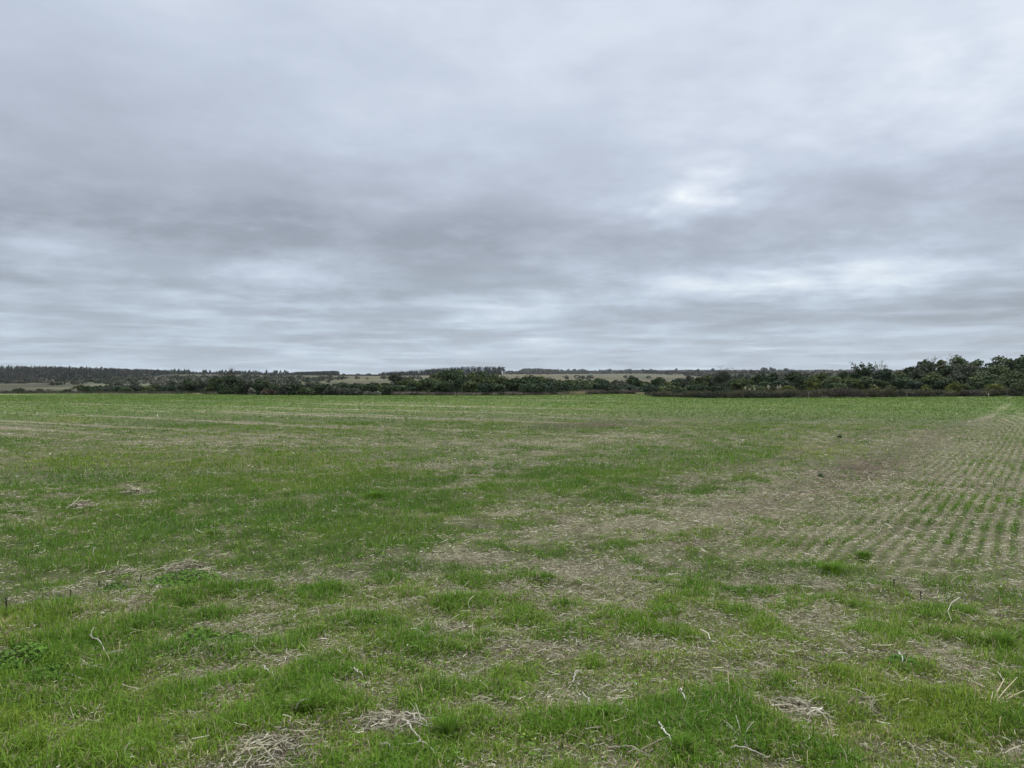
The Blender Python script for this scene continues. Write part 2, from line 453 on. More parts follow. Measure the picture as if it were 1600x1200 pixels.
def straw_strips(x, y, z, th, ln, wd, bend, tilt, col, out):
    """curved flat straws lying on the litter"""
    n = len(x); k = 4
    V = []
    for i in range(k):
        s = i / (k - 1) - 0.5
        a = th + bend * s
        px_ = x + np.cos(a) * ln * s; py_ = y + np.sin(a) * ln * s
        pz = z + 0.004 + np.maximum(tilt * (s + 0.5), 0) * ln + 0.25 * ln * np.abs(bend) * (0.25 - s * s) * 0.3
        nx, ny = -np.sin(a), np.cos(a)
        ro = np.where(np.arange(n) % 2 == 0, 0.7, -0.7)
        V.append(np.stack([px_ - nx * wd / 2, py_ - ny * wd / 2, pz - ro * wd / 2], -1))
        V.append(np.stack([px_ + nx * wd / 2, py_ + ny * wd / 2, pz + ro * wd / 2], -1))
    v = np.stack(V, 1).reshape(-1, 3)
    b = (np.arange(n) * 2 * k)[:, None]
    f = np.concatenate([b + np.array([[2 * i, 2 * i + 1, 2 * i + 3, 2 * i + 2]]) for i in range(k - 1)], 0)
    out.add(v, f, np.repeat(col, 2 * k, 0))

def straw_colour(n, rg=rng):
    t = rg.uniform(0, 1, (n, 1))
    c = np.array([0.36, 0.325, 0.222]) + (np.array([0.24, 0.225, 0.172]) - np.array([0.36, 0.325, 0.222])) * t
    pale = rg.uniform(0, 1, n) < 0.07
    c[pale] = np.array([0.56, 0.51, 0.42])
    dk = rg.uniform(0, 1, n) < 0.30
    c[dk] = np.array([0.12, 0.095, 0.07])
    return c * rg.uniform(0.85, 1.4, (n, 1))

def make_straw():
    g_ = Geo()
    for n, r0, r1, ln, wd in ((455000, 1.7, 7, .022, .0021), (12000, 1.7, 7, .075, .0028), (340000, 7, 15, .032, .0036), (4000, 7, 15, .09, .0045), (195000, 15, 34, .042, .0062), (50000, 34, 75, .09, .014)):
        x, y = wedge(n, r0, r1)
        g, soil, yel = field_cover(x, y)
        pr = np.clip(1.05 - g * 1.0, 0.15, 1) * (1 - 0.6 * soil) * (1 if r0 < 6 else .75)
        ok = rng.uniform(0, 1, n) < pr
        x, y = x[ok], y[ok]; m = len(x)
        z = ground_z(x, y) + rng.uniform(0, 1, m) ** 1.5 * 0.030
        L_ = ln * rng.lognormal(0, 0.5, m)
        straw_strips(x, y, z, rng.uniform(0, 2 * math.pi, m), np.minimum(L_, ln * 3.2), wd * rng.uniform(0.6, 1.4, m), rng.normal(0, 0.7, m),
                     np.where(rng.uniform(0, 1, m) < 0.25, rng.uniform(0, 0.6, m), 0.03), straw_colour(m), g_)
    tag(link('straw', g_.build('straw', M_STRAW)), 'pale grey straw litter scattered over the stubble field', 'straw', kind='stuff')
make_grass()
make_straw()

# ------------------------------------------------------------------ trees
PAL = {  # leaf colours: light clump, dark clump
    'dark': ((0.060, 0.088, 0.034), (0.034, 0.056, 0.028)),
    'olive': ((0.096, 0.120, 0.038), (0.050, 0.072, 0.028)),
    'light': ((0.118, 0.145, 0.060), (0.058, 0.084, 0.038)),
    'grey': ((0.094, 0.100, 0.068), (0.056, 0.066, 0.044)),
    'yellow': ((0.150, 0.160, 0.034), (0.085, 0.104, 0.030)),
    'red': ((0.120, 0.082, 0.055), (0.075, 0.058, 0.042)),
    'pale': ((0.247, 0.240, 0.182), (0.143, 0.150, 0.104)),
    'blue': ((0.052, 0.078, 0.046), (0.032, 0.052, 0.034)),
}
PAL = {k: tuple(tuple(c * .86 for c in q) for q in v) for k, v in PAL.items()}
BARK = np.array([0.085, 0.070, 0.055])

def lobes_for(rg, W, H, n, low=0.12, flat=0.0):
    """sub-crowns spread through a rounded crown"""
    out = []
    zc = H * (low + (1 - low) * 0.45)
    for i in range(n):
        u = rg.uniform(-0.55, 1) if i > n // 3 else rg.uniform(0.3, 1.0)
        a = i * 2.399 + rg.uniform(-0.5, 0.5)
        rr = math.sqrt(max(0, 1 - u * u)) * rg.uniform(0.75, 1.0)
        rad = W * 0.5 * rg.uniform(0.30, 0.48)
        sx = (W * 0.5 - rad * 0.8) * rr
        ztop = H - rad * 0.75
        z = zc + (ztop - zc) * u * rg.uniform(0.8, 1.0) if u > 0 else zc + (zc - max(H * low, rad * 0.4)) * u
        out.append((np.array([math.cos(a) * sx, math.sin(a) * sx, z]), rad))
    for j in range(4):      # skirts that reach the ground
        a = j * 1.57 + rg.uniform(-.4, .4); rad = W * 0.5 * rg.uniform(.42, .55)
        out.append((np.array([math.cos(a) * W * .24, math.sin(a) * W * .24, min(rad * .55, H * .35)]), rad))
    # one at the very top, so the height is what was measured
    rad = W * 0.5 * 0.40
    out.append((np.array([rg.uniform(-0.15, 0.15) * W, 0, H - rad * 0.75]), rad))
    return out

def crown_geo(rg, lobes, pal, per, size, twig=0.0, squash=0.75):
    g = Geo()
    c0, c1 = np.array(PAL[pal][0]), np.array(PAL[pal][1])
    for (c, rad) in lobes:
        n = int(per * rg.uniform(0.8, 1.2))
        d = unit(rg.normal(0, 1, (n, 3)))
        d[:, 2] = np.where(rg.uniform(0, 1, n) < 0.6, np.abs(d[:, 2]), d[:, 2])
        bump = 1 + 0.22 * np.sin(d[:, 0] * 5 + c[0]) * np.sin(d[:, 1] * 5 + c[1]) + 0.15 * np.sin(d[:, 2] * 7 + c[2] * 3)
        k = rg.uniform(0.70, 1.08, n) * bump
        p = c + d * (k * rad)[:, None] * np.array([1, 1, squash])
        p[:, 2] = np.abs(p[:, 2])
        mixv = np.clip(rg.uniform(0, 1) + rg.normal(0, 0.22, n), 0, 1)[:, None]
        col = (c1 + (c0 - c1) * mixv) * rg.uniform(0.75, 1.25, (n, 1))
        nt_ = int(n * twig)
        if nt_ < n:
            leaves(g, p[nt_:], d[nt_:] + np.array([0, 0, 0.35]), size * rg.uniform(0.6, 1.3, n - nt_), col[nt_:], rg)
        if nt_:
            q = d[:nt_] + rg.normal(0, 0.35, (nt_, 3)) + np.array([0, 0, 0.6])
            ln = rad * rg.uniform(0.4, 0.9, nt_)[:, None]
            sticks(g, p[:nt_] - unit(q) * ln * 0.7, p[:nt_] + unit(q) * ln * 0.45, size * 0.13, col[:nt_] * 1.1, rg)
    return g

def trunk_geo(rg, lobes, H, r0, col=BARK):
    g = Geo()
    fork = H * rg.uniform(0.22, 0.34)
    lx, ly = rg.normal(0, 0.05 * H, 2)
    tube(g, [(0, 0, -0.3), (lx * .2, ly * .2, fork * .4), (lx * .6, ly * .6, fork * .8), (lx, ly, fork)], [r0 * 1.35, r0, r0 * .85, r0 * .75], col)
    for c, rad in lobes[::2][:7]:
        a = np.array([lx, ly, fork * 0.96]); m = (a + c) / 2 + np.array([0, 0, 0.04 * H])
        tube(g, [a, m, c], [r0 * .55, r0 * .34, r0 * .14], col, 5)
    return g

def spot(px, depth):
    x = (px - CX) / F * depth
    return x, depth, float(ground_z(x, depth))

def height_to(top, depth, z):
    return CAM_H + (HY - top) / F * depth - z

def plant_tree(name, px, w, top, dl, pal, label, cat='tree', group=None, twig=0.0, seed=None, low=0.1, nl=11, per=125, size=0.15, widen=1.25, depth=None):
    rg = np.random.default_rng(seed if seed is not None else int(px * 13 + top * 7))
    d = float(edge_depth(px)) + dl if depth is None else depth
    x, y, z = spot(px, d)
    H = max(height_to(top, d, z), 0.5); W = w / F * d * widen
    root = link(name, None, None, (x, y, z))
    tag(root, label, cat, group)
    lb = lobes_for(rg, W, H, nl, low)
    s = size * (0.75 + 0.25 * min(W / 3, 1.6)) * (d / 100) ** 0.5
    link('trunk', trunk_geo(rg, lb, H, max(0.05, 0.028 * H)).build('trunk', M_BARK, True), root)
    link('crown', crown_geo(rg, lb, pal, per, s, twig).build('crown', M_LEAF), root)
    return root

def branching(rg, g, p, d, ln, r, depth, col, up=0.25, spread=0.55, tips=None):
    q = p + d * ln + rg.normal(0, 0.06 * ln, 3)
    tube(g, [p, (p + q) / 2 + rg.normal(0, 0.05 * ln, 3), q], [r, r * .8, r * .62], col, 5 if depth > 2 else 3)
    if depth == 0:
        if tips is not None: tips.append((q, d))
        return
    for i in range(3 if rg.uniform() < 0.5 else 2):
        nd = unit(d + rg.normal(0, spread, 3) + np.array([0, 0, up]))
        branching(rg, g, q - d * ln * rg.uniform(0, 0.25), nd, ln * rg.uniform(0.62, 0.85), r * 0.58, depth - 1, col, up, spread, tips)

def bare_tree(px, top, dl, label, spread=0.6, col=(0.16, 0.145, 0.125), seed=3, levels=5, name='bare_tree', width=1.0):
    rg = np.random.default_rng(seed)
    d = float(edge_depth(px)) + dl
    x, y, z = spot(px, d); H = height_to(top, d, z)
    root = tag(link(name, None, None, (x, y, z)), label, 'tree')
    g = Geo(); tips = []
    branching(rg, g, np.zeros(3), np.array([0.03, 0, 1.0]), H * 0.36, 0.022 * H, levels, np.array(col), 0.28, spread, tips)
    allv = np.concatenate(g.v); k = H / allv[:, 2].max()
    for i in range(len(g.v)): g.v[i] = g.v[i] * np.array([k * width, k * width, k])
    link('trunk', g.build('trunk', M_BARK, True), root)
    t = Geo(); P = np.array([q for q, _ in tips]) * np.array([k * width, k * width, k]); D = np.array([e for _, e in tips])
    rep = 3
    P = np.repeat(P, rep, 0); D = unit(np.repeat(D, rep, 0) + rg.normal(0, 0.5, (len(P), 3)))
    sticks(t, P - D * 0.05, P + D * rg.uniform(0.15, 0.5, (len(P), 1)), 0.014, np.array(col) * 1.1, rg)
    link('twigs', t.build('twigs', M_TWIG), root)
    return root

GROUPS = {'tree': 'trees of the hedge along the far edge of the field', 'bush': 'bushes along the far edge of the field'}
# column | width | top row | metres beyond the field edge | leaf colour | share of bare twigs | name | label
TREES = """
27|20|606.5|26|dark|0|bush|dark round bush alone on the pale slope under the pine forest
45|11|611|12|dark|0|bush|small dark bush low beside the round bush on the pale slope
61|16|607.5|22|grey|.4|bush|thin grey bush right of the dark round bush on the pale slope
77|12|609|16|grey|.3|bush|faint grey bush below the pale slope, left of a low dark one
90|12|611|8|dark|0|bush|low dark bush flush with the field edge under the pale slope
104|15|609|12|dark|0|bush|dark bush where the pale slope narrows toward the hedge
124|15|601.5|26|olive|0|scrub_tree|olive tree that ends the pale slope at its right
138|13|603|20|dark|0|scrub_tree|small dark tree just right of the olive tree ending the pale slope
151|16|605|10|dark|0|bush|dark bush in front of the forest foot, right of the pale slope
168|15|606|10|grey|.3|bush|grey green bush below the brown patch at the forest foot
190|22|604|8|dark|0|scrub_tree|broad dark tree below the brown patch at the forest foot
213|20|601.5|14|grey|.35|scrub_tree|grey twiggy tree right of the broad dark tree at the forest foot
231|18|604|6|olive|.1|bush|low olive bush before the grey twiggy tree at the forest foot
246|17|600.5|12|olive|0|scrub_tree|bright olive tree in the low hedge below the golden strip
262|20|601|8|blue|0|scrub_tree|bluish dark tree beside the bright olive tree in the low hedge
278|16|599|16|grey|.4|scrub_tree|grey tree at the start of the taller hedge, left of the dark pair
296|20|592|10|dark|0|hedge_tree|dark tall tree, first of the pair left of the twig topped clump
315|18|593.5|12|grey|.25|hedge_tree|grey dark tree, second of the pair left of the twig topped clump
329|13|599|5|olive|.1|bush|olive bush against the left foot of the twig topped clump
338|20|588.5|7|dark|.25|hedge_tree|brownish olive tree on the left side of the twig topped clump
362|28|586.5|5|dark|.05|hedge_tree|thick dark evergreen in the middle of the twig topped clump
385|21|595|8|grey|.45|hedge_tree|grey twiggy tree on the right flank of the twig topped clump
404|16|592.5|7|dark|0|hedge_tree|dark pointed tree between the twig topped clump and the reddish bush
416|14|595|9|olive|0|hedge_tree|olive dark tree directly behind the reddish bush
393|8|606.5|1.5|pale|.4|bush|small pale bush at the right foot of the twig topped clump
427|14|601|5|dark|0|bush|dark bush touching the reddish bush on its right
419|19|609|1.2|red|.4|bush|reddish brown bush at the field edge right of the twig topped clump
411|6|612|0.6|pale|.5|bush|tiny pale bush in front of the reddish bush
441|20|600.5|8|grey|.35|hedge_tree|grey domed tree right of the reddish bush
461|25|597.5|9|dark|0|hedge_tree|dark tree right of the grey dome, with green low bush before it
478|21|606|3|olive|0|bush|low green bush before two dark trees, left of the field's pale line
491|26|596.5|14|grey|.3|hedge_tree|wide grey olive dome rising from the low hedge under the golden pasture
507|22|599|9|dark|0|hedge_tree|dark tree at the right shoulder of the wide grey olive dome
521|20|603.5|5|grey|.2|hedge_tree|low grey tree between the wide dome and the even dark hedge
537|24|597|12|dark|0|hedge_tree|dark tree opening the even hedge below the golden pasture
546|26|606.5|3|grey|.15|bush|grey green bush low before the even dark hedge
561|24|598|12|dark|0|hedge_tree|middle tree of the even dark hedge below the golden pasture
581|22|597.5|10|dark|0|hedge_tree|dark tree in the even hedge just left of two pale low bushes
575|11|612|1|pale|.4|bush|left one of two pale low bushes at the hedge foot
589|10|612.5|1|pale|.4|bush|right one of two pale low bushes at the hedge foot
598|18|598|10|olive|0|hedge_tree|olive tree closing the even hedge before the brown twiggy tree
606|20|602|6|dark|0|hedge_tree|dark low tree left of the brown twiggy tree
620|27|583|14|grey|.75|hedge_tree|brown twiggy tree, leafless looking, left of the tall dome
637|22|590|10|olive|0|hedge_tree|dark olive tree against the right of the brown twiggy tree
625|22|602|4|dark|0|hedge_tree|dark green tree below the brown twiggy tree
650|20|596|8|dark|0|hedge_tree|dark small tree between brown twiggy tree and rounded olive tree
664|25|591|6|olive|0|hedge_tree|rounded olive tree at the left foot of the tall dome
681|23|583|10|olive|0|hedge_tree|olive tree leaning on the left shoulder of the tall dome
702|38|576.5|12|dark|0|hedge_tree|tallest dark dome of the central hedge, below the pine plantation
716|20|577.5|15|olive|0|hedge_tree|olive crown peeping over the right of the tall dome
691|25|594|3|dark|0|hedge_tree|dark round tree under the tall dome, its left front
723|28|588|6|dark|0|hedge_tree|dark round tree under the tall dome, its right front
741|27|582|12|olive|0|hedge_tree|olive topped tree midway between the tall dome and the second peak
758|26|580|14|dark|0|hedge_tree|dark tree making the second peak of the central hedge
736|25|595|3|olive|.05|hedge_tree|mid green tree low in front, between dome and second peak
773|24|584.5|10|olive|0|hedge_tree|olive dark tree on the right slope of the second peak
754|24|598|3|blue|0|hedge_tree|bluish dark tree low below the second peak
789|22|588|9|olive|0|hedge_tree|olive tree below the loose pair of trees ending the plantation
776|22|598.5|3|dark|0|hedge_tree|dark low tree in front of the right slope of the second peak
803|22|589.5|9|dark|0|hedge_tree|dark tree next right after the plantation's end
814|16|592|7|dark|0|hedge_tree|narrow dark tree before the twig crested tree
829|24|586.5|11|dark|.3|hedge_tree|twig crested dark tree below the golden stubble's left end
844|20|588.5|10|olive|.15|hedge_tree|olive tree at the right of the twig crested tree
832|28|600|3|dark|0|hedge_tree|glossy dark tree low before the twig crested tree
859|23|592|7|dark|0|hedge_tree|dark tree below the golden stubble, two right of the twig crested one
852|22|602|2.5|blue|0|hedge_tree|bluish dark bushy tree at the right of the glossy low tree
874|18|593.5|9|dark|0|hedge_tree|small dark tree first under the middle of the golden stubble
887|21|592.5|10|olive|0|hedge_tree|olive tree left of the pale green crown under the golden stubble
904|24|592|9|light|0|hedge_tree|pale green crown under the middle of the golden stubble
920|22|593|10|light|0|hedge_tree|pale green crown touching the dark one near the stubble's dark line
907|26|602|4|dark|0|hedge_tree|dark low tree in front of the pale green crowns
934|25|590.5|10|dark|0|hedge_tree|dark crown right of the two pale green crowns
946|21|599|5|blue|0|hedge_tree|bluish low tree in front of the dark crown by the pale ones
963|19|594|10|grey|.3|hedge_tree|brownish thin tree left of the dark tall bush near the gap
958|20|603|4|dark|0|hedge_tree|dark low tree below the brownish thin tree
976|20|598|7|grey|.25|hedge_tree|greyish tree between brownish thin tree and dark upright one
990|15|587.5|11|dark|0|hedge_tree|dark upright tree just left of the pale grass gap
986|19|604.5|3.5|blue|0|hedge_tree|low bluish tree under the dark upright tree by the gap
1005|18|595|16|olive|0|hedge_tree|mid green tree directly behind the pale grass gap
1029|19|589.5|30|dark|0|hedge_tree|round dark tree above the right of the pale grass gap
1020|28|600|18|blue|0|hedge_tree|bluish dark tree low behind the right of the pale grass gap
1043|20|596|22|olive|0|hedge_tree|olive tree right of the round dark tree past the gap
1058|22|591.5|24|dark|0|hedge_tree|dark tree in front of the hill's last golden line
1048|28|603.5|6|olive|.05|hedge_tree|broad olive tree low at the near corner of the hedge
1075|22|588|24|grey|.45|hedge_tree|grey twiggy tree right of the hill's last golden line
1094|22|589|22|olive|0|hedge_tree|bright green topped tree left of the tall grey bare crown
1090|32|600|8|dark|0|hedge_tree|broad dark tree below the bright green topped tree
1066|26|609|2.5|dark|.1|bush|dark low bush at the near corner of the hedge
1108|17|587|26|olive|.1|hedge_tree|olive tree against the left of the tall grey bare crown
1128|26|580|22|grey|.85|hedge_tree|tall grey bare crowned tree left of the white plumes
1145|20|592|18|dark|0|hedge_tree|dark tree against the right of the tall grey bare crown
1122|26|602|7|dark|0|hedge_tree|dark low tree below the tall grey bare crown
1160|24|591|16|olive|0|hedge_tree|olive dark tree right above the first white plumes
1181|22|586.5|20|dark|0|hedge_tree|dark tree behind the gap between the two sets of plumes
1178|26|602.5|8|olive|0|hedge_tree|olive low tree between the two sets of white plumes
1206|20|583|24|dark|0|hedge_tree|dark tree standing behind the second set of white plumes
1198|24|596|12|dark|0|hedge_tree|dark green tree right above the second set of white plumes
1222|26|592|14|blue|0|hedge_tree|bluish tree above right of the second set of white plumes
1242|26|580.5|22|dark|0|hedge_tree|dark green tree left above the yellow green feathery shrub
1260|24|586|18|dark|0|hedge_tree|dark tree directly behind the yellow green feathery shrub
1282|28|583|22|olive|0|hedge_tree|olive tree right above the yellow green feathery shrub
1270|25|590|4|yellow|.25|shrub|tall yellow green feathery shrub before the dark trees
1231|20|602|4|yellow|.2|shrub|low yellow olive shrub between white plumes and the tall feathery shrub
1303|26|587|14|light|0|hedge_tree|pale olive tree right beside the tall feathery shrub
1320|26|581.5|22|dark|0|hedge_tree|dark tree midway from feathery shrub to the spiky tree
1308|26|597|7|dark|0|hedge_tree|dark low tree right of the tall feathery shrub
1337|27|578.5|20|dark|0|hedge_tree|dark tree just left of the spiky sparse tree
1331|24|590|9|olive|0|hedge_tree|olive tree below left of the spiky sparse tree
1353|30|587|10|dark|0|hedge_tree|dark round tree below the spiky sparse tree
1381|25|577|14|blue|0|hedge_tree|dark bluish tree below the bare tree by the spiky one
1375|22|593|7|dark|0|hedge_tree|dark low tree under the bluish tree below the bare one
1400|25|580|15|light|.1|hedge_tree|pale olive tree at the start of the tall right wood
1421|29|574|17|dark|0|hedge_tree|dark tree on the rising left side of the tall right wood
1409|31|588|8|dark|0|hedge_tree|broad dark tree low at the start of the tall right wood
1444|27|562.5|20|dark|0|hedge_tree|flat topped dark tree left of the thin bare tree in the wood
1434|24|577|12|grey|.15|hedge_tree|grey green tree below the flat topped dark tree
1470|19|562.5|20|olive|0|hedge_tree|olive dark tree right of the thin bare tree in the wood
1456|30|582|10|olive|0|hedge_tree|broad olive tree below the thin bare tree
1431|24|595|5|blue|0|hedge_tree|bluish low tree at the foot of the flat topped tree
1482|20|571|17|dark|0|hedge_tree|dark tree in the dip left of the high domed tree
1478|30|590|6|dark|0|hedge_tree|dark low tree below the dip left of the high domed tree
1501|30|557|20|light|0|hedge_tree|high domed tree with pale leaf tips on the wood's skyline
1523|24|561.5|18|light|0|hedge_tree|pale tipped tree on the right shoulder of the high domed tree
1494|27|582|9|grey|.2|hedge_tree|grey olive tree below the high domed tree
1516|40|570|13|grey|.15|hedge_tree|wide grey olive dome below the pale tipped tree
1536|36|580|7|light|0|hedge_tree|low spreading pale olive dome in front of the wide grey dome
1549|22|567|17|dark|0|hedge_tree|dark tree in the second skyline dip of the wood
1566|29|557|20|light|0|hedge_tree|high tree right of the second skyline dip, pale tipped
1561|27|569.5|13|light|0|hedge_tree|light olive tree under the high tree right of the second dip
1581|22|561|18|dark|0|hedge_tree|dark tree between the last two high crowns of the wood
1599|26|555.5|20|dark|0|hedge_tree|dark highest tree where the wood leaves the picture
1585|40|578|8|light|0|hedge_tree|wide pale olive dome at the wood's right end, cushion shaped
1546|28|592|4|dark|0|hedge_tree|dark low tree between the two pale spreading domes
1608|34|573|13|dark|0|hedge_tree|dark tree cut by the picture's edge below the highest tree
1602|26|592|4|olive|.1|hedge_tree|olive low tree cut by the picture's edge
1446|14|601.5|1.6|yellow|.2|shrub|small yellow shrub above the brambles below the flat topped tree
1490|21|597|1.6|yellow|.15|shrub|bright yellow green shrub above the brambles below the grey olive tree
1507|16|599.5|1.6|olive|.2|shrub|olive shrub beside the bright yellow green shrub
1552|23|598.5|1.6|yellow|.15|shrub|yellow shrub above the brambles below the spreading dome
1588|18|599|1.6|olive|.15|shrub|olive yellow shrub near the picture's edge above the brambles
1308|16|603|1.6|yellow|.35|shrub|brown yellow shrub right of the tall feathery shrub
1365|15|602|1.6|yellow|.25|shrub|yellow olive shrub round the single white plume
1390|17|601.5|1.6|olive|.25|shrub|olive shrub right of the single white plume
"""
for ln in TREES.strip().splitlines():
    px, w, top, dl, pal, tw, name, label = ln.split('|')
    cat = {'bush': 'bush', 'shrub': 'shrub'}.get(name, 'tree')
    grp = {'bush': 'bushes along the far edge of the field', 'shrub': 'yellowish shrubs in front of the wood'}.get(name, 'trees of the hedge beyond the field')
    fe = name == 'shrub'
    plant_tree(name, float(px), float(w), float(top), float(dl), pal, label, cat, grp, float(tw), widen=(1.75 if 790 < float(px) < 1070 else 1.5) if cat == 'tree' else 1.3, low=0.02 if cat != 'tree' else 0.08,
               nl=9 if cat != 'tree' else 12, size=0.11 if fe else 0.15)

bare_tree(357, 576.5, 6, 'leafless twigs standing up out of the dark clump, bare tree', 0.5, (0.085, 0.075, 0.065), 5, 5, width=1.0)
bare_tree(1376, 564.5, 16, 'bare pale tree right beside the spiky sparse tree', 0.62, (0.24, 0.215, 0.19), 8, 5)
bare_tree(1462, 555, 19, 'thin bare tree rising above the flat topped dark tree', 0.62, (0.24, 0.215, 0.19), 21, 5, width=1.25)
bare_tree(1133, 573, 30, 'faint bare tree poking up behind the tall grey crown', 0.4, (0.15, 0.14, 0.125), 12, 4, width=0.7)

def spiky_tree():
    rg = np.random.default_rng(77)
    d = float(edge_depth(1351)) + 13
    x, y, z = spot(1351, d)
    root = tag(link('spiky_tree', None, None, (x, y, z)), 'spiky sparse tree with tufted branches against the sky', 'tree')
    g = Geo(); t = Geo()
    H = height_to(566, d, z)
    k = d / F
    ends = [(-16, 566.5), (-13, 572), (-9, 568), (-2, 574), (-1, 568.5), (4, 575), (11, 567), (14, 572), (9, 570), (-6, 577), (5, 580), (0, 581)]
    c0, c1 = np.array(PAL['dark'][0]), np.array(PAL['dark'][1])
    fork = np.array([0, 0, height_to(585, d, z)])
    tube(g, [(0, 0, -.3), (0.1, 0, fork[2] * .5), fork], [.16, .12, .10], BARK)
    for ex, ey in ends:
        e = np.array([ex * k, rg.uniform(-1, 1), height_to(ey, d, z) - 0.15])
        m = fork * 0.45 + e * 0.55 + np.array([0, 0, -0.12])
        tube(g, [fork, m, e], [.06, .045, .02], BARK, 4)
        n = 70
        s = rg.uniform(0.2, 1.05, (n, 1))
        p = fork * (1 - s) ** 2 + 2 * m * s * (1 - s) + e * s ** 2 + rg.normal(0, 0.17, (n, 3))
        col = (c1 + (c0 - c1) * rg.uniform(0, 1, (n, 1)))
        leaves(t, p, rg.normal(0, 1, (n, 3)), 0.12 * rg.uniform(.7, 1.3, n), col, rg)
    link('trunk', g.build('trunk', M_BARK, True), root)
    link('crown', t.build('crown', M_LEAF), root)
spiky_tree()

# ------------------------------------------------------------------ plumes of pampas grass
def pampas(px, dl, plumes, label):
    rg = np.random.default_rng(int(px))
    d = float(edge_depth(px)) + dl
    x, y, z = spot(px, d)
    root = tag(link('pampas_grass', None, None, (x, y, z)), label, 'grass plant', 'pampas grass plants with white plumes')
    lf = Geo(); n = 150
    a = rg.uniform(0, 2 * math.pi, n); out = rg.uniform(.15, .75, n)
    p0 = np.stack([np.cos(a) * .1, np.sin(a) * .1, 0 * a], -1); p1 = np.stack([np.cos(a) * out, np.sin(a) * out, rg.uniform(.5, 1.35, n)], -1)
    sticks(lf, p0, p1, .012, np.array([.14, .145, .065]) * rg.uniform(.7, 1.3, (n, 1)), rg)
    link('leaves', lf.build('leaves', M_BLADE), root)
    for (qx, qtop, qh) in plumes:
        g = Geo(); ex = (qx - px) / F * d; ey = rg.uniform(-.25, .25)
        zt = height_to(qtop, d, z); hh = qh / F * d
        tube(g, [(ex * .2, ey * .2, .1), (ex * .7, ey * .7, zt * .6), (ex, ey, zt - hh * .6)], [.012, .01, .008], (.28, .24, .15), 4)
        m = 60; s = rg.uniform(0, 1, m)
        rad = .10 * np.sin(np.pi * np.clip(s * .9 + .08, 0, 1))
        pp = np.stack([ex + rg.normal(0, 1, m) * rad * .6, ey + rg.normal(0, 1, m) * rad * .6, zt - hh * (1 - s)], -1)
        leaves(g, pp, rg.normal(0, 1, (m, 3)) * np.array([1, 1, .2]), .065, np.array([.50, .46, .36]) * rg.uniform(.85, 1.1, (m, 1)), rg, .3, .5)
        link('plume', g.build('plume', M_STRAW), root)
pampas(1166.5, 3.2, [(1165.5, 604, 6), (1171.5, 606.5, 4), (1178.5, 605.5, 4.5)], 'pampas grass with three white plumes right of the tall grey crown')
pampas(1200.5, 3.2, [(1200, 601.5, 6), (1202.5, 603, 4)], 'pampas grass with two close white plumes, middle of three')
pampas(1216, 3.2, [(1214, 603, 5), (1219.5, 601, 6)], 'pampas grass with spread white plumes left of the low yellow shrub')
pampas(1368.5, 3.2, [(1367.5, 601, 4.5), (1370, 603.5, 3)], 'pampas grass with a single bright plume among yellow olive shrubs')

# ------------------------------------------------------------------ brambles at the foot of the wood
def undergrowth(name, x0, x1, n, tops, label, depth=3.0, cols=((.070, .058, .052), (.090, .084, .052), (.048, .053, .037))):
    rg = np.random.default_rng(int(x0) + 500)
    g = Geo()
    px = rg.uniform(x0, x1, n)
    dd = edge_depth(px) + 0.3 + rg.uniform(0, depth, n)
    x = (px - CX) / F * dd; y = dd; z = ground_z(x, y)
    topy = np.interp(px, tops[0], tops[1])
    H = CAM_H + (HY - topy) / F * dd - z
    H = np.maximum(H * (0.12 + 1.10 * fbm(x * .45, y * .45, 131, 4)), .22)
    zz = z + H * np.sqrt(rg.uniform(0.0, 1, n))
    p = np.stack([x, y, zz], -1)
    c = np.array(cols)[(fbm(x * .35, y * .35 + zz * .5, 137, 3) * 4.6 - .8).astype(int).clip(0, 2)] * rg.uniform(.7, 1.3, (n, 1))
    h = n // 2
    q = unit(rg.normal(0, 1, (h, 3)) + np.array([0, 0, .5]))
    sticks(g, p[:h] - q * .25, p[:h] + q * .25, .014, c[:h] * 1.15, rg)
    leaves(g, p[h:], np.tile([0, -0.6, .5], (n - h, 1)), .075 * rg.uniform(.6, 1.4, n - h), c[h:], rg)
    tag(link(name, g.build(name, M_TWIG)), label, 'undergrowth', kind='stuff')
undergrowth('undergrowth', 1100, 1690, 34000, ([1100, 1130, 1180, 1300, 1420, 1600, 1690], [611, 608, 609, 607, 606, 606, 606]), 'purplish brown bramble thicket along the foot of the wood')
undergrowth('undergrowth', 1008, 1100, 7000, ([1008, 1016, 1060, 1100], [617, 611, 612, 613]), 'dark brown brambles rounding the near corner of the hedge', 2.5)
undergrowth('undergrowth', 905, 1000, 7000, ([905, 940, 1000], [609, 607, 610]), 'purplish low brambles left of the pale grass gap', 2.5, ((.085, .068, .062), (.13, .11, .09), (.06, .055, .04)))
undergrowth('undergrowth', 612, 906, 13500, ([612, 640, 690, 800, 906], [611, 609, 613, 613, 613]), 'brown bramble fringe under the tall dome', 2.0, ((.085, .068, .055), (.16, .135, .105), (.055, .052, .036)))
undergrowth('undergrowth', -60, 340, 11000, ([-60, 340], [612, 612]), 'thin dark fringe of weeds along the field edge under the forest slope', 3.0, ((.06, .058, .04), (.10, .095, .06), (.045, .05, .03)))

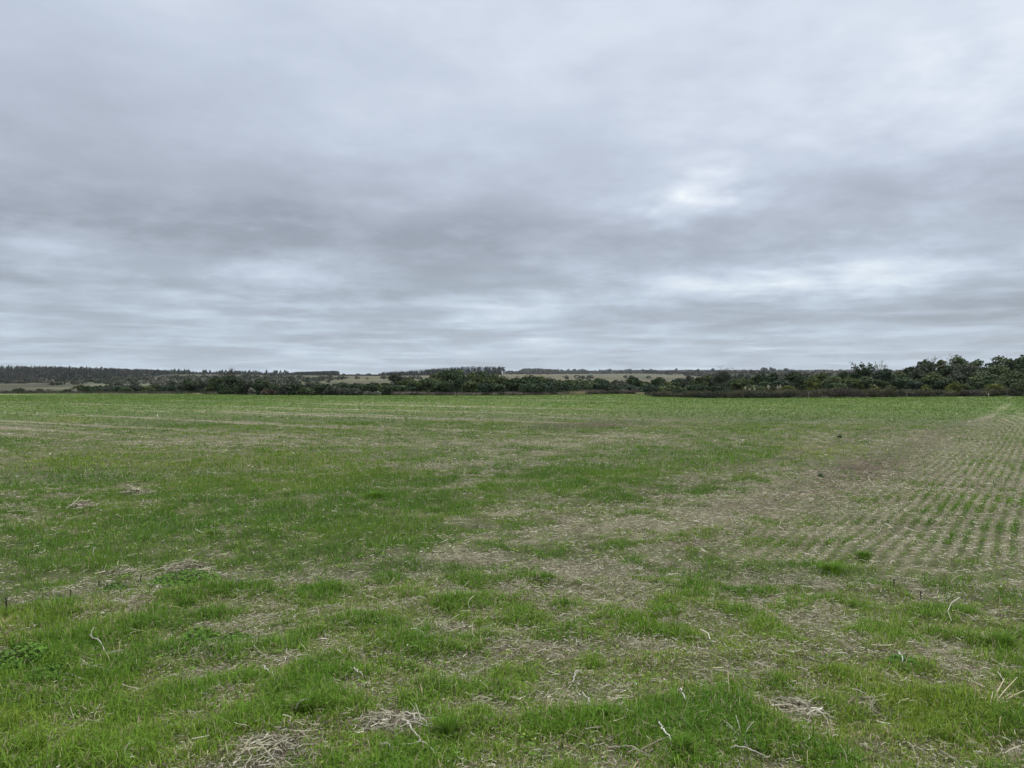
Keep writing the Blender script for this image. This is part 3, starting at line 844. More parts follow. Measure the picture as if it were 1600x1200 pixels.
def dry_tussock(px, w, top, label, dl=0.4):
    rg = np.random.default_rng(int(px))
    d = float(edge_depth(px)) + dl; x, y, z = spot(px, d)
    g = Geo(); n = 420; W = w / F * d
    bx = rg.uniform(-.5, .5, n) * W; by = rg.normal(0, .5, n)
    h = height_to(top, d, z) * rg.uniform(.5, 1.05, n)
    zb = ground_z(x + bx, y + by) - z
    p0 = np.stack([bx, by, zb], -1); p1 = p0 + np.stack([rg.normal(0, .25, n), rg.normal(0, .25, n), h], -1)
    sticks(g, p0, p1, .016, np.array([.42, .36, .22]) * rg.uniform(.7, 1.2, (n, 1)), rg)
    tag(link('dry_grass_tussock', g.build('dry_grass_tussock', M_STRAW), None, (x, y, z)), label, 'grass tussock', 'dry grass tussocks at the hedge foot')
dry_tussock(1005, 15, 612.5, 'pale dry grass tussock filling the gap in the hedge')
dry_tussock(312, 16, 614.2, 'low pale tussock at the field edge left of the twig topped clump')
dry_tussock(900, 26, 610.5, 'greyish dry grass strip beneath the pale green crowns')

def post(px, top, dl, col, label, lean=0.0):
    d = float(edge_depth(px)) + dl; x, y, z = spot(px, d); H = height_to(top, d, z)
    g = Geo()
    tube(g, [(0, 0, -.2), (lean * .5, 0, H * .5), (lean, 0, H * .97), (lean, 0, H)], [.055, .05, .05, .04], col, 8)
    tag(link('fence_post', g.build('fence_post', M_BARK, True), None, (x, y, z)), label, 'post', 'weathered posts along the field edge')
post(1544.5, 614.5, 0.1, (.34, .32, .28), 'short whitish post before the brambles below the spreading dome')
post(1416.5, 611.5, 0.1, (.20, .18, .14), 'thin greyish post before the brambles at the start of the tall wood', .05)
post(1263.5, 613.5, 0.1, (.16, .14, .12), 'dark thin post before the brambles below the tall feathery shrub')
post(711.5, 613, 0.1, (.24, .21, .18), 'small pale post under the tall dome of the central hedge')
post(772, 613, 0.1, (.30, .27, .23), 'small grey post under the second peak of the central hedge')

# ------------------------------------------------------------------ far slopes: single pines, plantations, woods
def pine_geo(rg, g, base, H, W, col, leafs=26, spire=0.9):
    n = leafs
    s = rg.uniform(0, 1, n) ** .8
    a = rg.uniform(0, 2 * math.pi, n)
    rad = W * .5 * (1 - s) ** spire * rg.uniform(.6, 1.15, n) + .05
    p = base + np.stack([np.cos(a) * rad, np.sin(a) * rad, H * (.04 + .96 * s)], -1)
    leaves(g, p, np.stack([np.cos(a), np.sin(a), 0 * a + .3], -1), np.maximum(W * .26 * (1.15 - s * .7), .3) * rg.uniform(.7, 1.2, n), np.asarray(col) * rg.uniform(.75, 1.25, (n, 1)), rg, .45, .75)

def round_geo(rg, g, base, H, W, col, leafs=34):
    n = leafs
    d = unit(rg.normal(0, 1, (n, 3))); k = rg.uniform(.6, 1.05, n)[:, None]
    p = base + np.array([0, 0, H * .55]) + d * k * np.array([W * .5, W * .5, H * .45])
    leaves(g, p, d, W * .17 * rg.uniform(.7, 1.3, n), np.asarray(col) * rg.uniform(.75, 1.25, (n, 1)), rg, .6, .8)

PINE = np.array([.030, .040, .028])
# the conifers of the skyline row, each its own tree
rg = np.random.default_rng(5)
proto = []
for i in range(6):
    g = Geo(); gt = Geo()
    pine_geo(rg, g, np.array([0, 0, -.4]), 4.8, 3.6, PINE * rg.uniform(.9, 1.3), 70, .75)
    tube(gt, [(0, 0, -.3), (0, 0, 1.5), (0, 0, 3.8)], [.16, .12, .03], BARK)
    proto.append((g.build('crown', M_LEAF), gt.build('trunk', M_BARK, True)))
k = 0
xs = 254.0
while xs < 452:
    d = 930 + rg.uniform(-10, 10)
    x, y, z = spot(xs, d)
    root = tag(link('pine_tree', None, None, (x, y, z)), 'small dark pine in the row on the skyline above the golden strip', 'tree', 'small pines in the skyline row')
    cm, tm = proto[k % 6]
    c = link('crown', cm, root); t = link('trunk', tm, root)
    s = rg.uniform(.75, 1.45) * np.interp(xs, [250, 300, 400, 450], [1.25, 1.0, .95, 1.0])
    root.scale = (s * rg.uniform(.9, 1.2), s, s); root.rotation_euler.z = rg.uniform(0, 6.28)
    xs += rg.uniform(1.7, 3.7); k += 1

def far_wood(name, label, pts, kind='pine'):
    g = Geo(); rgw = np.random.default_rng(len(pts))
    for (x, y, H, W, col) in pts:
        z = float(ground_z(x, y))
        (pine_geo if kind == 'pine' else round_geo)(rgw, g, np.array([x, y, z - .3]), H, W, col)
    tag(link(name, g.build(name, M_LEAF)), label, 'forest', kind='stuff')

# forest on the left slope
pts = []
for i in range(3200):
    px = rg.uniform(-330, 262); r = math.sqrt(rg.uniform(560 ** 2, 975 ** 2))
    d = r
    lim = np.interp(px, [-330, 120, 140, 200, 262], [575, 575, 560, 640, 800])
    if r < lim: continue
    x = (px - CX) / F * d
    if math.hypot(x, d) > 1250: continue
    tn = rg.uniform()
    col = PINE * rg.uniform(.9, 1.4) if tn < .6 else np.array([.062, .056, .050]) * rg.uniform(.8, 1.25)
    H = 8.0 * rg.uniform(.75, 1.15) * np.interp(px, [120, 262], [1, .62])
    pts.append((x, d, H, rg.uniform(3.2, 5.0), col))
for i in range(95):
    px = -40 + 300 * (i + rg.uniform()) / 95; d = rg.uniform(950, 975); x = (px - CX) / F * d
    z = float(ground_z(x, d)); H = height_to(np.interp(px, [0, 150, 250], [572.3, 574.5, 577]) + rg.normal(0, .9), d, z)
    pts.append((x, d, H, rg.uniform(2.6, 3.8), PINE * rg.uniform(.85, 1.2)))
far_wood('forest', 'dark pine forest covering the hillside at the left', pts)

def wood_band(x0, x1, d0, d1, n, topx, topy, W, col, jit=.12, kind='pine', name='forest', label=''):
    P = []
    for i in range(n):
        px = x0 + (x1 - x0) * (i + rg.uniform()) / n
        d = rg.uniform(d0, d1); x = (px - CX) / F * d
        z = float(ground_z(x, d))
        H = max(height_to(np.interp(px, topx, topy), d, z) * rg.uniform(1 - jit, 1.04), 1.5)
        P.append((x, d, H, W * rg.uniform(.8, 1.25), np.asarray(col) * rg.uniform(.8, 1.25)))
    far_wood(name, label, P, kind)
PX_, PT_ = [592, 600, 650, 700, 740, 779], [582.5, 580, 576.7, 572.8, 570.4, 571.0]
pts = []
for i in range(430):
    px = rg.uniform(592, 783); d = rg.uniform(930, 990); x = (px - CX) / F * d; z = float(ground_z(x, d))
    front = i < 130
    H = height_to(np.interp(px, PX_, PT_) + (abs(rg.normal(0, .8)) if front else rg.uniform(1.2, 2.6)), d if front else 930, z)
    pts.append((x, d, H * (1 if front else d / 930), 3.2 if front else 4.6, np.array([.026, .033, .028]) * rg.uniform(.8, 1.25)))
far_wood('forest', 'dark pine plantation on the rise behind the tall dome', pts)
wood_band(452, 529, 960, 1020, 190, [452, 462, 490, 524, 529], [582.5, 581, 580, 578.8, 580], 4.6, (.036, .044, .040), .1, 'round', label='square ended grey green plantation on the skyline')
wood_band(395, 600, 880, 925, 170, [395, 440, 530, 600], [584.5, 584, 586, 587], 4.5, (.034, .040, .032), .3, label='low dark belt of pines under the square ended plantation')
wood_band(810, 870, 1800, 1900, 130, [810, 818, 840, 870], [579, 575.3, 575, 577], 7, (.042, .050, .046), .08, 'round', label='dark distant plantation above the golden stubble')
# woods and scrub on the distant hills
pts = []
for i in range(3600):
    px = rg.uniform(790, 1720); d = math.sqrt(rg.uniform(900 ** 2, 2700 ** 2))
    x = (px - CX) / F * d
    nn = float(fbm(np.array([x * .006]), np.array([d * .0035]), 151, 3)[0])
    if nn < np.interp(px, [800, 1000, 1150, 1300], [.50, .43, .38, .32]) : continue
    if d < 1000 and px < 1090: continue
    s = rg.uniform(.6, 1.2)
    pts.append((x, d, 7.5 * s, 12 * s, np.array([.060, .064, .050]) * rg.uniform(.75, 1.25) if rg.uniform() < .7 else np.array([.085, .075, .062])))
far_wood('woods', 'grey green woods and scrub scattered over the distant hills', pts, 'round')
# scrub between the hedge and the hills
pts = []
for i in range(2400):
    px = rg.uniform(-200, 1750); d = rg.uniform(185, 720)
    x = (px - CX) / F * d
    nn = float(fbm(np.array([x * .012]), np.array([d * .010]), 157, 3)[0])
    vis = np.interp(px, [-200, 120, 180, 300, 500, 1000, 1120, 1300], [.60, .60, .36, .40, .52, .56, .40, .34])
    if nn < vis: continue
    s = rg.uniform(.6, 1.2) * (1.0 if px < 1100 else 1.5)
    pts.append((x, d, 3.4 * s, 5.5 * s, (np.array([.050, .060, .036]) if rg.uniform() < .6 else np.array([.085, .080, .060])) * rg.uniform(.75, 1.25)))
for i in range(420):
    px = 110 + (1120 - 110) * (i + rg.uniform()) / 420; d = rg.uniform(132, 190)
    x = (px - CX) / F * d; z = float(ground_z(x, d))
    ty = np.interp(px, [110, 250, 330, 430, 600, 860, 1060, 1120], [605, 601.5, 599, 600, 599, 596, 595, 592]) + abs(rg.normal(0, 2.0))
    pts.append((x, d, max(height_to(ty, d, z), 1.5), rg.uniform(3.5, 5.5), (np.array([.046, .058, .036]) if rg.uniform() < .65 else np.array([.075, .074, .055])) * rg.uniform(.8, 1.2)))
far_wood('scrub', 'low grey green scrub in the valley behind the hedge', pts, 'round')

# trees one can tell apart on the distant skyline
def far_tree(px, w, top, d, label, col=(.045, .052, .042), shape='round', n=160):
    rgt = np.random.default_rng(int(px * 3))
    x, y, z = spot(px, d); H = height_to(top, d, z); W = w / F * d
    root = tag(link('distant_tree', None, None, (x, y, z)), label, 'tree', 'single trees on the distant skyline')
    g = Geo(); gt = Geo()
    if shape == 'pine':
        pine_geo(rgt, g, np.zeros(3), H, W, col, n, .5)
    else:
        for j in range(5):
            a = j * 1.256
            round_geo(rgt, g, np.array([math.cos(a) * W * .2, math.sin(a) * W * .2, H * rgt.uniform(.06, .38)]), H * .62, W * .62, col, n // 4)
    tube(gt, [(0, 0, -.3), (0, 0, H * .35), (0, 0, H * .7)], [.03 * H, .025 * H, .012 * H], BARK)
    link('crown', g.build('crown', M_LEAF), root); link('trunk', gt.build('trunk', M_BARK, True), root)
far_tree(780.5, 7.5, 571.2, 960, 'tree ending the dark pine plantation, left one of the loose pair', (.03, .036, .03))
far_tree(786.5, 7.5, 571.2, 960, 'lone tree past the end of the dark plantation, right one of the loose pair', (.03, .036, .03))
far_tree(537, 6, 583, 1500, 'small tree right after the square ended plantation on the skyline')
far_tree(560, 9, 584, 1500, 'grey distant tree midway between the two left plantations')
far_tree(576, 8, 583.3, 1500, 'grey distant tree just left of the pine plantation')
far_tree(872.5, 3, 575.3, 2000, 'thin pale tree at the right end of the distant plantation', (.07, .068, .055), 'pine')
far_tree(877.5, 6, 576, 2000, 'dark distant tree right beside the distant plantation')
far_tree(888, 7, 575, 2000, 'pale distant tree with light foliage above the golden stubble', (.12, .115, .085))
far_tree(897, 8, 575.5, 2000, 'dark distant tree right of the pale one above the golden stubble')
far_tree(912, 14, 576.5, 2000, 'broad grey distant tree above the golden stubble', (.07, .075, .06))
far_tree(940, 11, 577.5, 2100, 'dark distant tree in the low skyline right of the broad grey one')
far_tree(952, 9, 576.5, 2100, 'higher dark distant tree beside a narrow pale one')
far_tree(960.5, 3, 577.5, 2100, 'narrow pale distant tree standing alone on the skyline', (.08, .08, .065), 'pine')
far_tree(978, 8, 578.5, 2200, 'low distant tree left of the long grey skyline wood')
far_tree(1018, 9, 576, 2300, 'distant tree topping the long grey skyline wood')
far_tree(1057, 6, 575.5, 2300, 'small pointed distant tree above the hill\'s last golden line', (.045, .05, .042), 'pine')
far_tree(1113, 8, 575.3, 1700, 'dark distant tree left behind the tall grey bare crown')
far_tree(1142, 9, 580, 1500, 'dark round distant tree right behind the tall grey bare crown')
far_tree(1194, 12, 574, 1500, 'left one of two big round trees on the skyline above the plumes', (.055, .062, .052))
far_tree(1206, 12, 573.3, 1500, 'right one of two big round trees on the skyline above the plumes', (.055, .062, .052))
far_tree(1228.5, 8, 574, 1400, 'small round tree on the skyline right of the two big round ones', (.055, .062, .052))

# bushes dotted on the golden slope
for i, (px, d, w, lab) in enumerate(((270, 880, 8, 'dark bush on the golden strip nearest the pine forest'), (317, 880, 5, 'dark bush on the golden strip near the twig topped clump'),
                                     (445, 760, 14, 'long dark bush patch on the golden pasture right of the clump'), (475, 740, 4, 'tiny bush dot on the golden pasture, left of two'),
                                     (480, 740, 4, 'tiny bush dot on the golden pasture, right of two'), (427, 770, 10, 'brownish bush patch on the golden pasture close to the clump'))):
    x, y, z = spot(px, d); rgt = np.random.default_rng(i + 40)
    g = Geo(); W = w / F * d
    for j in range(3):
        round_geo(rgt, g, np.array([(j - 1) * W * .28, rgt.normal(0, .8), -.2]), 2.1, W * .45, (.055, .055, .036), 34)
    tag(link('bush', g.build('bush', M_LEAF), None, (x, y, z)), lab, 'bush', 'bushes dotted over the golden pasture')

# ------------------------------------------------------------------ things in the near field
def fpos(px, py):
    d = CAM_H * F / (py - HY); x = (px - CX) / F * d
    for _ in range(4):
        z = float(ground_z(x, d)); d = (CAM_H - z) * F / (py - HY); x = (px - CX) / F * d
    return np.array([x, d, float(ground_z(x, d))])

def stub(px, base, top, label, col=(.035, .030, .024), lean=0.0, group='dark cut stalks standing in the field'):
    b = fpos(px, base); H = (base - top) / F * b[1] * 1.05
    g = Geo(); rgs = np.random.default_rng(int(px))
    tube(g, [(0, 0, -.02), (lean * H * .4, 0, H * .45), (lean * H * .9, .003, H * .93), (lean * H, .004, H)], [.0055, .005, .0046, .003], col, 6)
    m = int(5); p = np.stack([rgs.normal(0, .01, m), rgs.normal(0, .01, m), np.full(m, .0)], -1)
    sticks(g, p, p + np.stack([rgs.normal(0, .02, m), rgs.normal(0, .02, m), rgs.uniform(.01, .03, m)], -1), .002, np.array(col) * 2, rgs)
    tag(link('cut_stalk', g.build('cut_stalk', M_BARK, True), None, b), label, 'stalk', group)
stub(11, 959, 934, 'dark cut stalk, tallest and leftmost of the standing ones', lean=-.12)
stub(91, 945, 938, 'short dark cut stalk left of the leaning stub pair', lean=-.3)
stub(95, 934, 928, 'shortest dark cut stalk, just left of a taller one', lean=-.35)
stub(110, 934, 921, 'dark cut stalk standing by itself between two pale straw streaks', lean=-.05)
stub(154, 917, 908, 'thin dark cut stalk left of the thick one', lean=.05)
stub(167, 923, 911, 'thick dark cut stalk left of the leafy weed patch', lean=0)
stub(185, 919, 909, 'leaning dark cut stalk just right of the thick one', lean=-.3)
stub(219, 909, 899, 'dark cut stalk at the left tip of the leafy weed patch', lean=.15)
stub(256, 910, 901, 'dark cut stalk inside the leafy weed patch')
stub(1397, 917, 905, 'dark cut stalk standing beyond the pale straw on the right', lean=.02)
stub(1439, 937, 925, 'dark cut stalk near the yellow green tuft on the right')
stub(1569, 1136, 1119, 'dark cut stalk below the splayed straw bundle', lean=.03)

def dead_stem(pts, rad, label, lift=.012, forks=0, col=(.46, .42, .35)):
    P = np.array([fpos(*p) for p in pts]); o = P[0].copy()
    rgs = np.random.default_rng(int(pts[0][0] * 7 + pts[0][1]))
    # denser, slightly crooked line
    t = np.linspace(0, len(P) - 1, 4 * len(P)); i0 = np.clip(t.astype(int), 0, len(P) - 2); f = (t - i0)[:, None]
    Q = P[i0] * (1 - f) + P[i0 + 1] * f - o
    Q[1:-1] += rgs.normal(0, .004, (len(Q) - 2, 3)); Q[:, 2] += lift + .02 * np.sin(np.linspace(0, math.pi, len(Q)) * 1.0) + .006 * rgs.uniform(0, 1, len(Q))
    g = Geo(); c = np.array(col)
    tube(g, Q, np.linspace(rad, rad * .55, len(Q)), c, 6)
    for k in range(forks):
        j = rgs.integers(2, len(Q) - 1); e = Q[j] + np.array([rgs.normal(0, .07), rgs.normal(0, .07), rgs.uniform(0, .03)])
        tube(g, [Q[j], (Q[j] + e) / 2 + rgs.normal(0, .006, 3), e], [rad * .6, rad * .45, rad * .25], c * .95, 5)
    tag(link('dead_stem', g.build('dead_stem', M_STRAW, True), None, o), label, 'dead stem', 'dead pale stems lying in the near grass')
dead_stem([(148, 980), (142, 1004), (158, 1016), (170, 1034)], .0048, 'bent pale stem hooking down through the grass, highest of those at left', .02, 3)
dead_stem([(126, 1042), (146, 1050), (163, 1054), (170, 1059)], .0048, 'thick grey forked stem below the bent hooked one', .015, 4)
dead_stem([(99, 1066), (108, 1063), (124, 1069), (138, 1070)], .0038, 'thin pale stem curving under the grey forked one', .015, 1)
dead_stem([(630, 1135), (640, 1152), (655, 1170), (680, 1192)], .0046, 'long pale stem running down beside the big green tuft', .03, 2)
dead_stem([(632, 1123), (648, 1139), (664, 1144), (675, 1148)], .0038, 'thin grey stem arching above the long pale one', .03, 1)
dead_stem([(594, 1172), (604, 1179), (617, 1182)], .0046, 'short pale stem left of the long one in the low grass', .02, 1)
dead_stem([(553, 1056), (557, 1063), (567, 1066)], .004, 'small pale stem tip leaning above the grass tufts', .03, 0)
dead_stem([(410, 1050), (416, 1060), (429, 1067)], .004, 'curved pale straw left of the dense grass tuft', .03, 0)
dead_stem([(461, 1122), (471, 1114), (484, 1110)], .0036, 'pale straw arcing over grass above the large straw heap', .04, 0)
dead_stem([(1031, 1141), (1036, 1156), (1044, 1166), (1050, 1180)], .0046, 'white stem slanting left of the bright grass tuft', .03, 0, (.6, .57, .5))
dead_stem([(904, 1097), (914, 1104), (926, 1116)], .0042, 'pale stem with a blunt head in the short grass', .03, 0)
dead_stem([(1060, 1089), (1067, 1096), (1071, 1107)], .0042, 'short bright stem above the straw patch', .03, 0, (.6, .57, .5))
dead_stem([(1142, 1176), (1165, 1182), (1200, 1190)], .004, 'long thin stem lying below the radiating straw clump', .015, 1)
dead_stem([(950, 1175), (985, 1178), (1020, 1188)], .005, 'brown long stem lying flat beneath the bright grass tuft', .012, 2, (.3, .26, .2))
dead_stem([(1396, 1109), (1416, 1106), (1440, 1109)], .0036, 'straight pale straw lying right of the straw mound', .02, 0, (.52, .47, .32))
dead_stem([(895, 1076), (901, 1064), (909, 1058)], .0042, 'pale forked stem leaning up in the middle grass', .03, 1)
dead_stem([(1405, 1028), (1409, 1040), (1412, 1046)], .0044, 'bright short stem beside a dark leafy weed', .03, 0, (.58, .56, .52))

def straw_heap(px, py, w, n, label, h=.05, stiff=.6, ln=.14, name='straw_heap'):
    b = fpos(px, py); W = w / F * b[1]
    rgs = np.random.default_rng(int(px + py)); g = Geo(); n = int(n * 1.7); ln = ln * .5; h = h * .35; stiff = stiff * 1.3 + .3
    a = rgs.uniform(0, 2 * math.pi, n); rr = rgs.uniform(0, 1, n) ** .7 * W * .62 * (.7 + .5 * np.sin(a * 3 + px) ** 2)
    x = np.cos(a) * rr; y = np.sin(a) * rr * 1.1
    z = ground_z(x + b[0], y + b[1]) - b[2] + rgs.uniform(0, 1, n) * h * np.clip(1 - (rr / (W * .6)) ** 2, 0, 1) + .004
    straw_strips(x, y, z, rgs.uniform(0, 2 * math.pi, n), ln * rgs.lognormal(0, .45, n).clip(.3, 2), .0026 * rgs.uniform(.5, 1.7, n) * max(1, b[1] / 6), rgs.normal(0, stiff, n),
                 np.where(rgs.uniform(0, 1, n) < .3, rgs.uniform(0, .5, n), .02), straw_colour(n, rgs), g)
    tag(link(name, g.build(name, M_STRAW), None, b), label, 'straw heap', 'heaps of dead straw in the near grass')
straw_heap(440, 1178, 130, 230, 'large tangled grey straw heap, lowest in the picture', .08, 1.2, .17)
straw_heap(612, 1128, 75, 170, 'straw heap behind the long pale stem', .06, .8, .15)
straw_heap(330, 1020, 50, 170, 'straw heap beside a leafy weed in the left grass', .06, .6, .14)
straw_heap(1262, 1112, 76, 240, 'oval grey straw mound with flattened stalks', .07, .5, .14)
straw_heap(1360, 1108, 54, 190, 'straw mound with one straight straw beside it', .07, .5, .13)
straw_heap(1405, 1073, 52, 120, 'small purplish straw mound above the two larger ones', .05, .5, .13)
straw_heap(285, 890, 70, 260, 'pale straw heap behind the leafy weed patch', .12, .6, .22)
straw_heap(200, 896, 60, 150, 'pale straw heap left of the leafy weed patch', .08, .6, .18)
straw_heap(690, 985, 90, 240, 'loose grey straw patch in the middle of the near field', .05, .7, .14)
straw_heap(130, 792, 34, 110, 'pale straw heap far off in the left green', .12, .6, .3)
straw_heap(212, 771, 40, 110, 'pale straw heap, farthest in the left green', .12, .6, .3)

def splay(px, py, ends, rad, label, col=(.50, .44, .28), name='straw_bundle'):
    b = fpos(px, py); g = Geo()
    for (ex, ey, up) in ends:
        e = fpos(ex, ey) - b; e[2] += up
        tube(g, [(0, 0, .01), e * .5 + np.array([0, 0, .012]), e], [rad, rad * .9, rad * .6], np.array(col), 6)
    tag(link(name, g.build(name, M_STRAW, True), None, b), label, 'straw bundle', 'splayed straw clumps in the near grass')
splay(1547, 1112, [(1570, 1082, .07), (1590, 1080, .07), (1580, 1096, .04), (1600, 1112, .02), (1552, 1100, .06), (1585, 1116, .005), (1612, 1090, .05)], .0030, 'splayed yellow straw bundle at the right margin')
splay(1160, 1158, [(1135, 1150, .05), (1122, 1164, .02), (1140, 1170, .02), (1178, 1148, .06), (1184, 1160, .02), (1168, 1174, .02), (1150, 1142, .07), (1196, 1172, .01), (1130, 1142, .05)], .0026, 'radiating grey straw clump in the low right grass', (.48, .45, .40))

def grass_tuft(px, py, w, hpx, label, col=(.115, .205, .027), n=260):
    b = fpos(px, py); W = w / F * b[1]; H = hpx / F * b[1]
    rgs = np.random.default_rng(int(px * 3 + py)); g = Geo()
    n = int(n * .7); H = H * .75; W = W * 1.15
    a = rgs.uniform(0, 2 * math.pi, n); rr = np.abs(rgs.normal(0, .55, n)).clip(0, 1.5) * W * .5 * (.75 + .4 * np.sin(a * 2 + px))
    x = np.cos(a) * rr; y = np.sin(a) * rr
    z = ground_z(x + b[0], y + b[1]) - b[2] - .005
    out = np.stack([np.cos(a), np.sin(a), 0 * a], -1) + rgs.normal(0, .4, (n, 3)) * np.array([1, 1, 0])
    h = H * rgs.uniform(.5, 1.1, n) * (1.05 - .5 * np.minimum(rr / (W * .5), 1))
    p0 = np.stack([x, y, z], -1); mid = p0 + out * (h * .2)[:, None] + np.array([0, 0, 1]) * (h * .65)[:, None]; tip = p0 + out * (h * .55)[:, None] + np.array([0, 0, 1]) * h[:, None]
    wv = np.stack([-np.sin(a), np.cos(a), 0 * a], -1) * (.0022 * max(1, b[1] / 5)) * rgs.uniform(.7, 1.3, (n, 1))
    v = np.stack([p0 - wv, p0 + wv, mid + wv * .9, mid - wv * .9, tip], 1).reshape(-1, 3)
    bs = (np.arange(n) * 5)[:, None]; c = np.repeat(np.asarray(col) * rgs.uniform(.7, 1.35, (n, 1)), 5, 0)
    g.add(v, bs + np.array([[0, 1, 2, 3]]), c); g.f.append(((bs + np.array([[3, 2, 4]])) + g.k - len(v)).ravel()); g.n.append(np.full(n, 3))
    tag(link('grass_tuft', g.build('grass_tuft', M_BLADE), None, b), label, 'grass tuft', 'dense grass tufts standing out in the field')
grass_tuft(520, 921, 44, 16, 'dark green tuft alone in the middle left grass', n=420)
grass_tuft(585, 778, 70, 14, 'broad tall dark tuft mound far in the green band', n=700)
grass_tuft(330, 836, 50, 12, 'dark tuft at the near left of the lush green band', n=420)
grass_tuft(1565, 1012, 46, 34, 'bright dense tuft near the right margin', (.12, .21, .028), 620)
grass_tuft(943, 1124, 34, 30, 'bright small tuft by the pale stem with blunt head', (.12, .21, .028), 420)
grass_tuft(1066, 1180, 46, 44, 'bright tall tuft right of the slanting white stem', (.12, .21, .028), 560)
grass_tuft(1300, 896, 70, 24, 'bright green wide tuft beyond the straw mounds', (.12, .21, .028), 700)
grass_tuft(700, 1150, 70, 40, 'big dark green tuft beside the long pale stem', n=760)
grass_tuft(480, 1115, 66, 40, 'lush green tuft above the large tangled heap', n=700)
grass_tuft(1350, 872, 40, 16, 'small green tuft behind the bright wide one', (.12, .21, .028), 320)

def weed(px, py, w, hpx, n, label, col=(.095, .180, .030), leaf=.012, cat='weed'):
    b = fpos(px, py); W = w / F * b[1]; H = hpx / F * b[1]
    rgs = np.random.default_rng(int(px * 5 + py)); g = Geo(); s = Geo(); n = int(n * 2)
    root = tag(link('leafy_weed', None, None, b), label, cat, 'leafy weeds in the field')
    a = rgs.uniform(0, 2 * math.pi, n); rr = np.sqrt(rgs.uniform(0, 1, n)) * W * .5
    x = np.cos(a) * rr; y = np.sin(a) * rr
    zg = ground_z(x + b[0], y + b[1]) - b[2]
    z = zg + H * rgs.uniform(.25, 1, n) * (1 - .6 * (rr / (W * .5)) ** 2)
    p = np.stack([x, y, z], -1)
    leaves(g, p, np.stack([np.cos(a) * .4, np.sin(a) * .4, 0 * a + 1], -1), leaf * rgs.uniform(.6, 1.3, n), np.asarray(col) * rgs.uniform(.7, 1.4, (n, 1)), rgs, .35, .55)
    m = max(n // 4, 6)
    p0 = np.stack([x[:m] * .7, y[:m] * .7, zg[:m]], -1)
    sticks(s, p0, p[:m], .0022 * max(1, b[1] / 6), np.array([.09, .14, .04]), rgs)
    link('leaves', g.build('leaves', M_BLADE), root); link('stems', s.build('stems', M_BLADE), root)
weed(288, 908, 105, 16, 420, 'wide leafy weed patch in front of the pale straw heap', leaf=.015)
weed(312, 1000, 58, 18, 230, 'bright leafy weed above the left straw heap')
weed(365, 1004, 54, 14, 190, 'bright leafy weed right of the other, beyond the straw heap', (.10, .185, .032))
weed(30, 1040, 78, 34, 330, 'leafy weed clump cut by the left margin', (.095, .180, .030), .013)
weed(75, 1062, 60, 24, 230, 'leafy weed clump lower right of the one at the margin', (.09, .17, .03), .012)
weed(1412, 1040, 44, 16, 150, 'dark leafy weed beside a bright short stem', (.07, .15, .03), .014)
weed(1312, 684, 8, 5, 60, 'dark small plant alone far out in the right field', (.035, .065, .022), .03, 'weed')
weed(1283, 745, 10, 5, 80, 'tiny dark plant alone in the brown wheel marks', (.035, .065, .022), .02, 'weed')
weed(178, 921, 36, 10, 110, 'small leafy weed at the foot of the thick dark stalk', (.07, .14, .03), .014)

# ------------------------------------------------------------------ air
def make_haze(density):
    g = Geo()
    x0, x1, y0, y1, z0, z1 = -8200, 8200, -8200, 8200, -60, 60
    v = [(x, y, z) for z in (z0, z1) for x, y in ((x0, y0), (x1, y0), (x1, y1), (x0, y1))]
    g.add(v, [[3, 2, 1, 0], [4, 5, 6, 7], [0, 1, 5, 4], [1, 2, 6, 5], [2, 3, 7, 6], [3, 0, 4, 7]], (1, 1, 1))
    m = bpy.data.materials.new('damp air'); nt = nodes_of(m)
    out = N(nt, 'ShaderNodeOutputMaterial'); vol = N(nt, 'ShaderNodeVolumePrincipled')
    vol.inputs['Color'].default_value = (.86, .91, 1, 1); vol.inputs['Density'].default_value = density; vol.inputs['Anisotropy'].default_value = 0.0
    nt.links.new(vol.outputs[0], out.inputs['Volume'])
    tag(link('haze', g.build('haze', m)), 'faint bluish haze over the far hills', 'haze', kind='stuff')
HAZE = 0.00006
if HAZE: make_haze(HAZE)

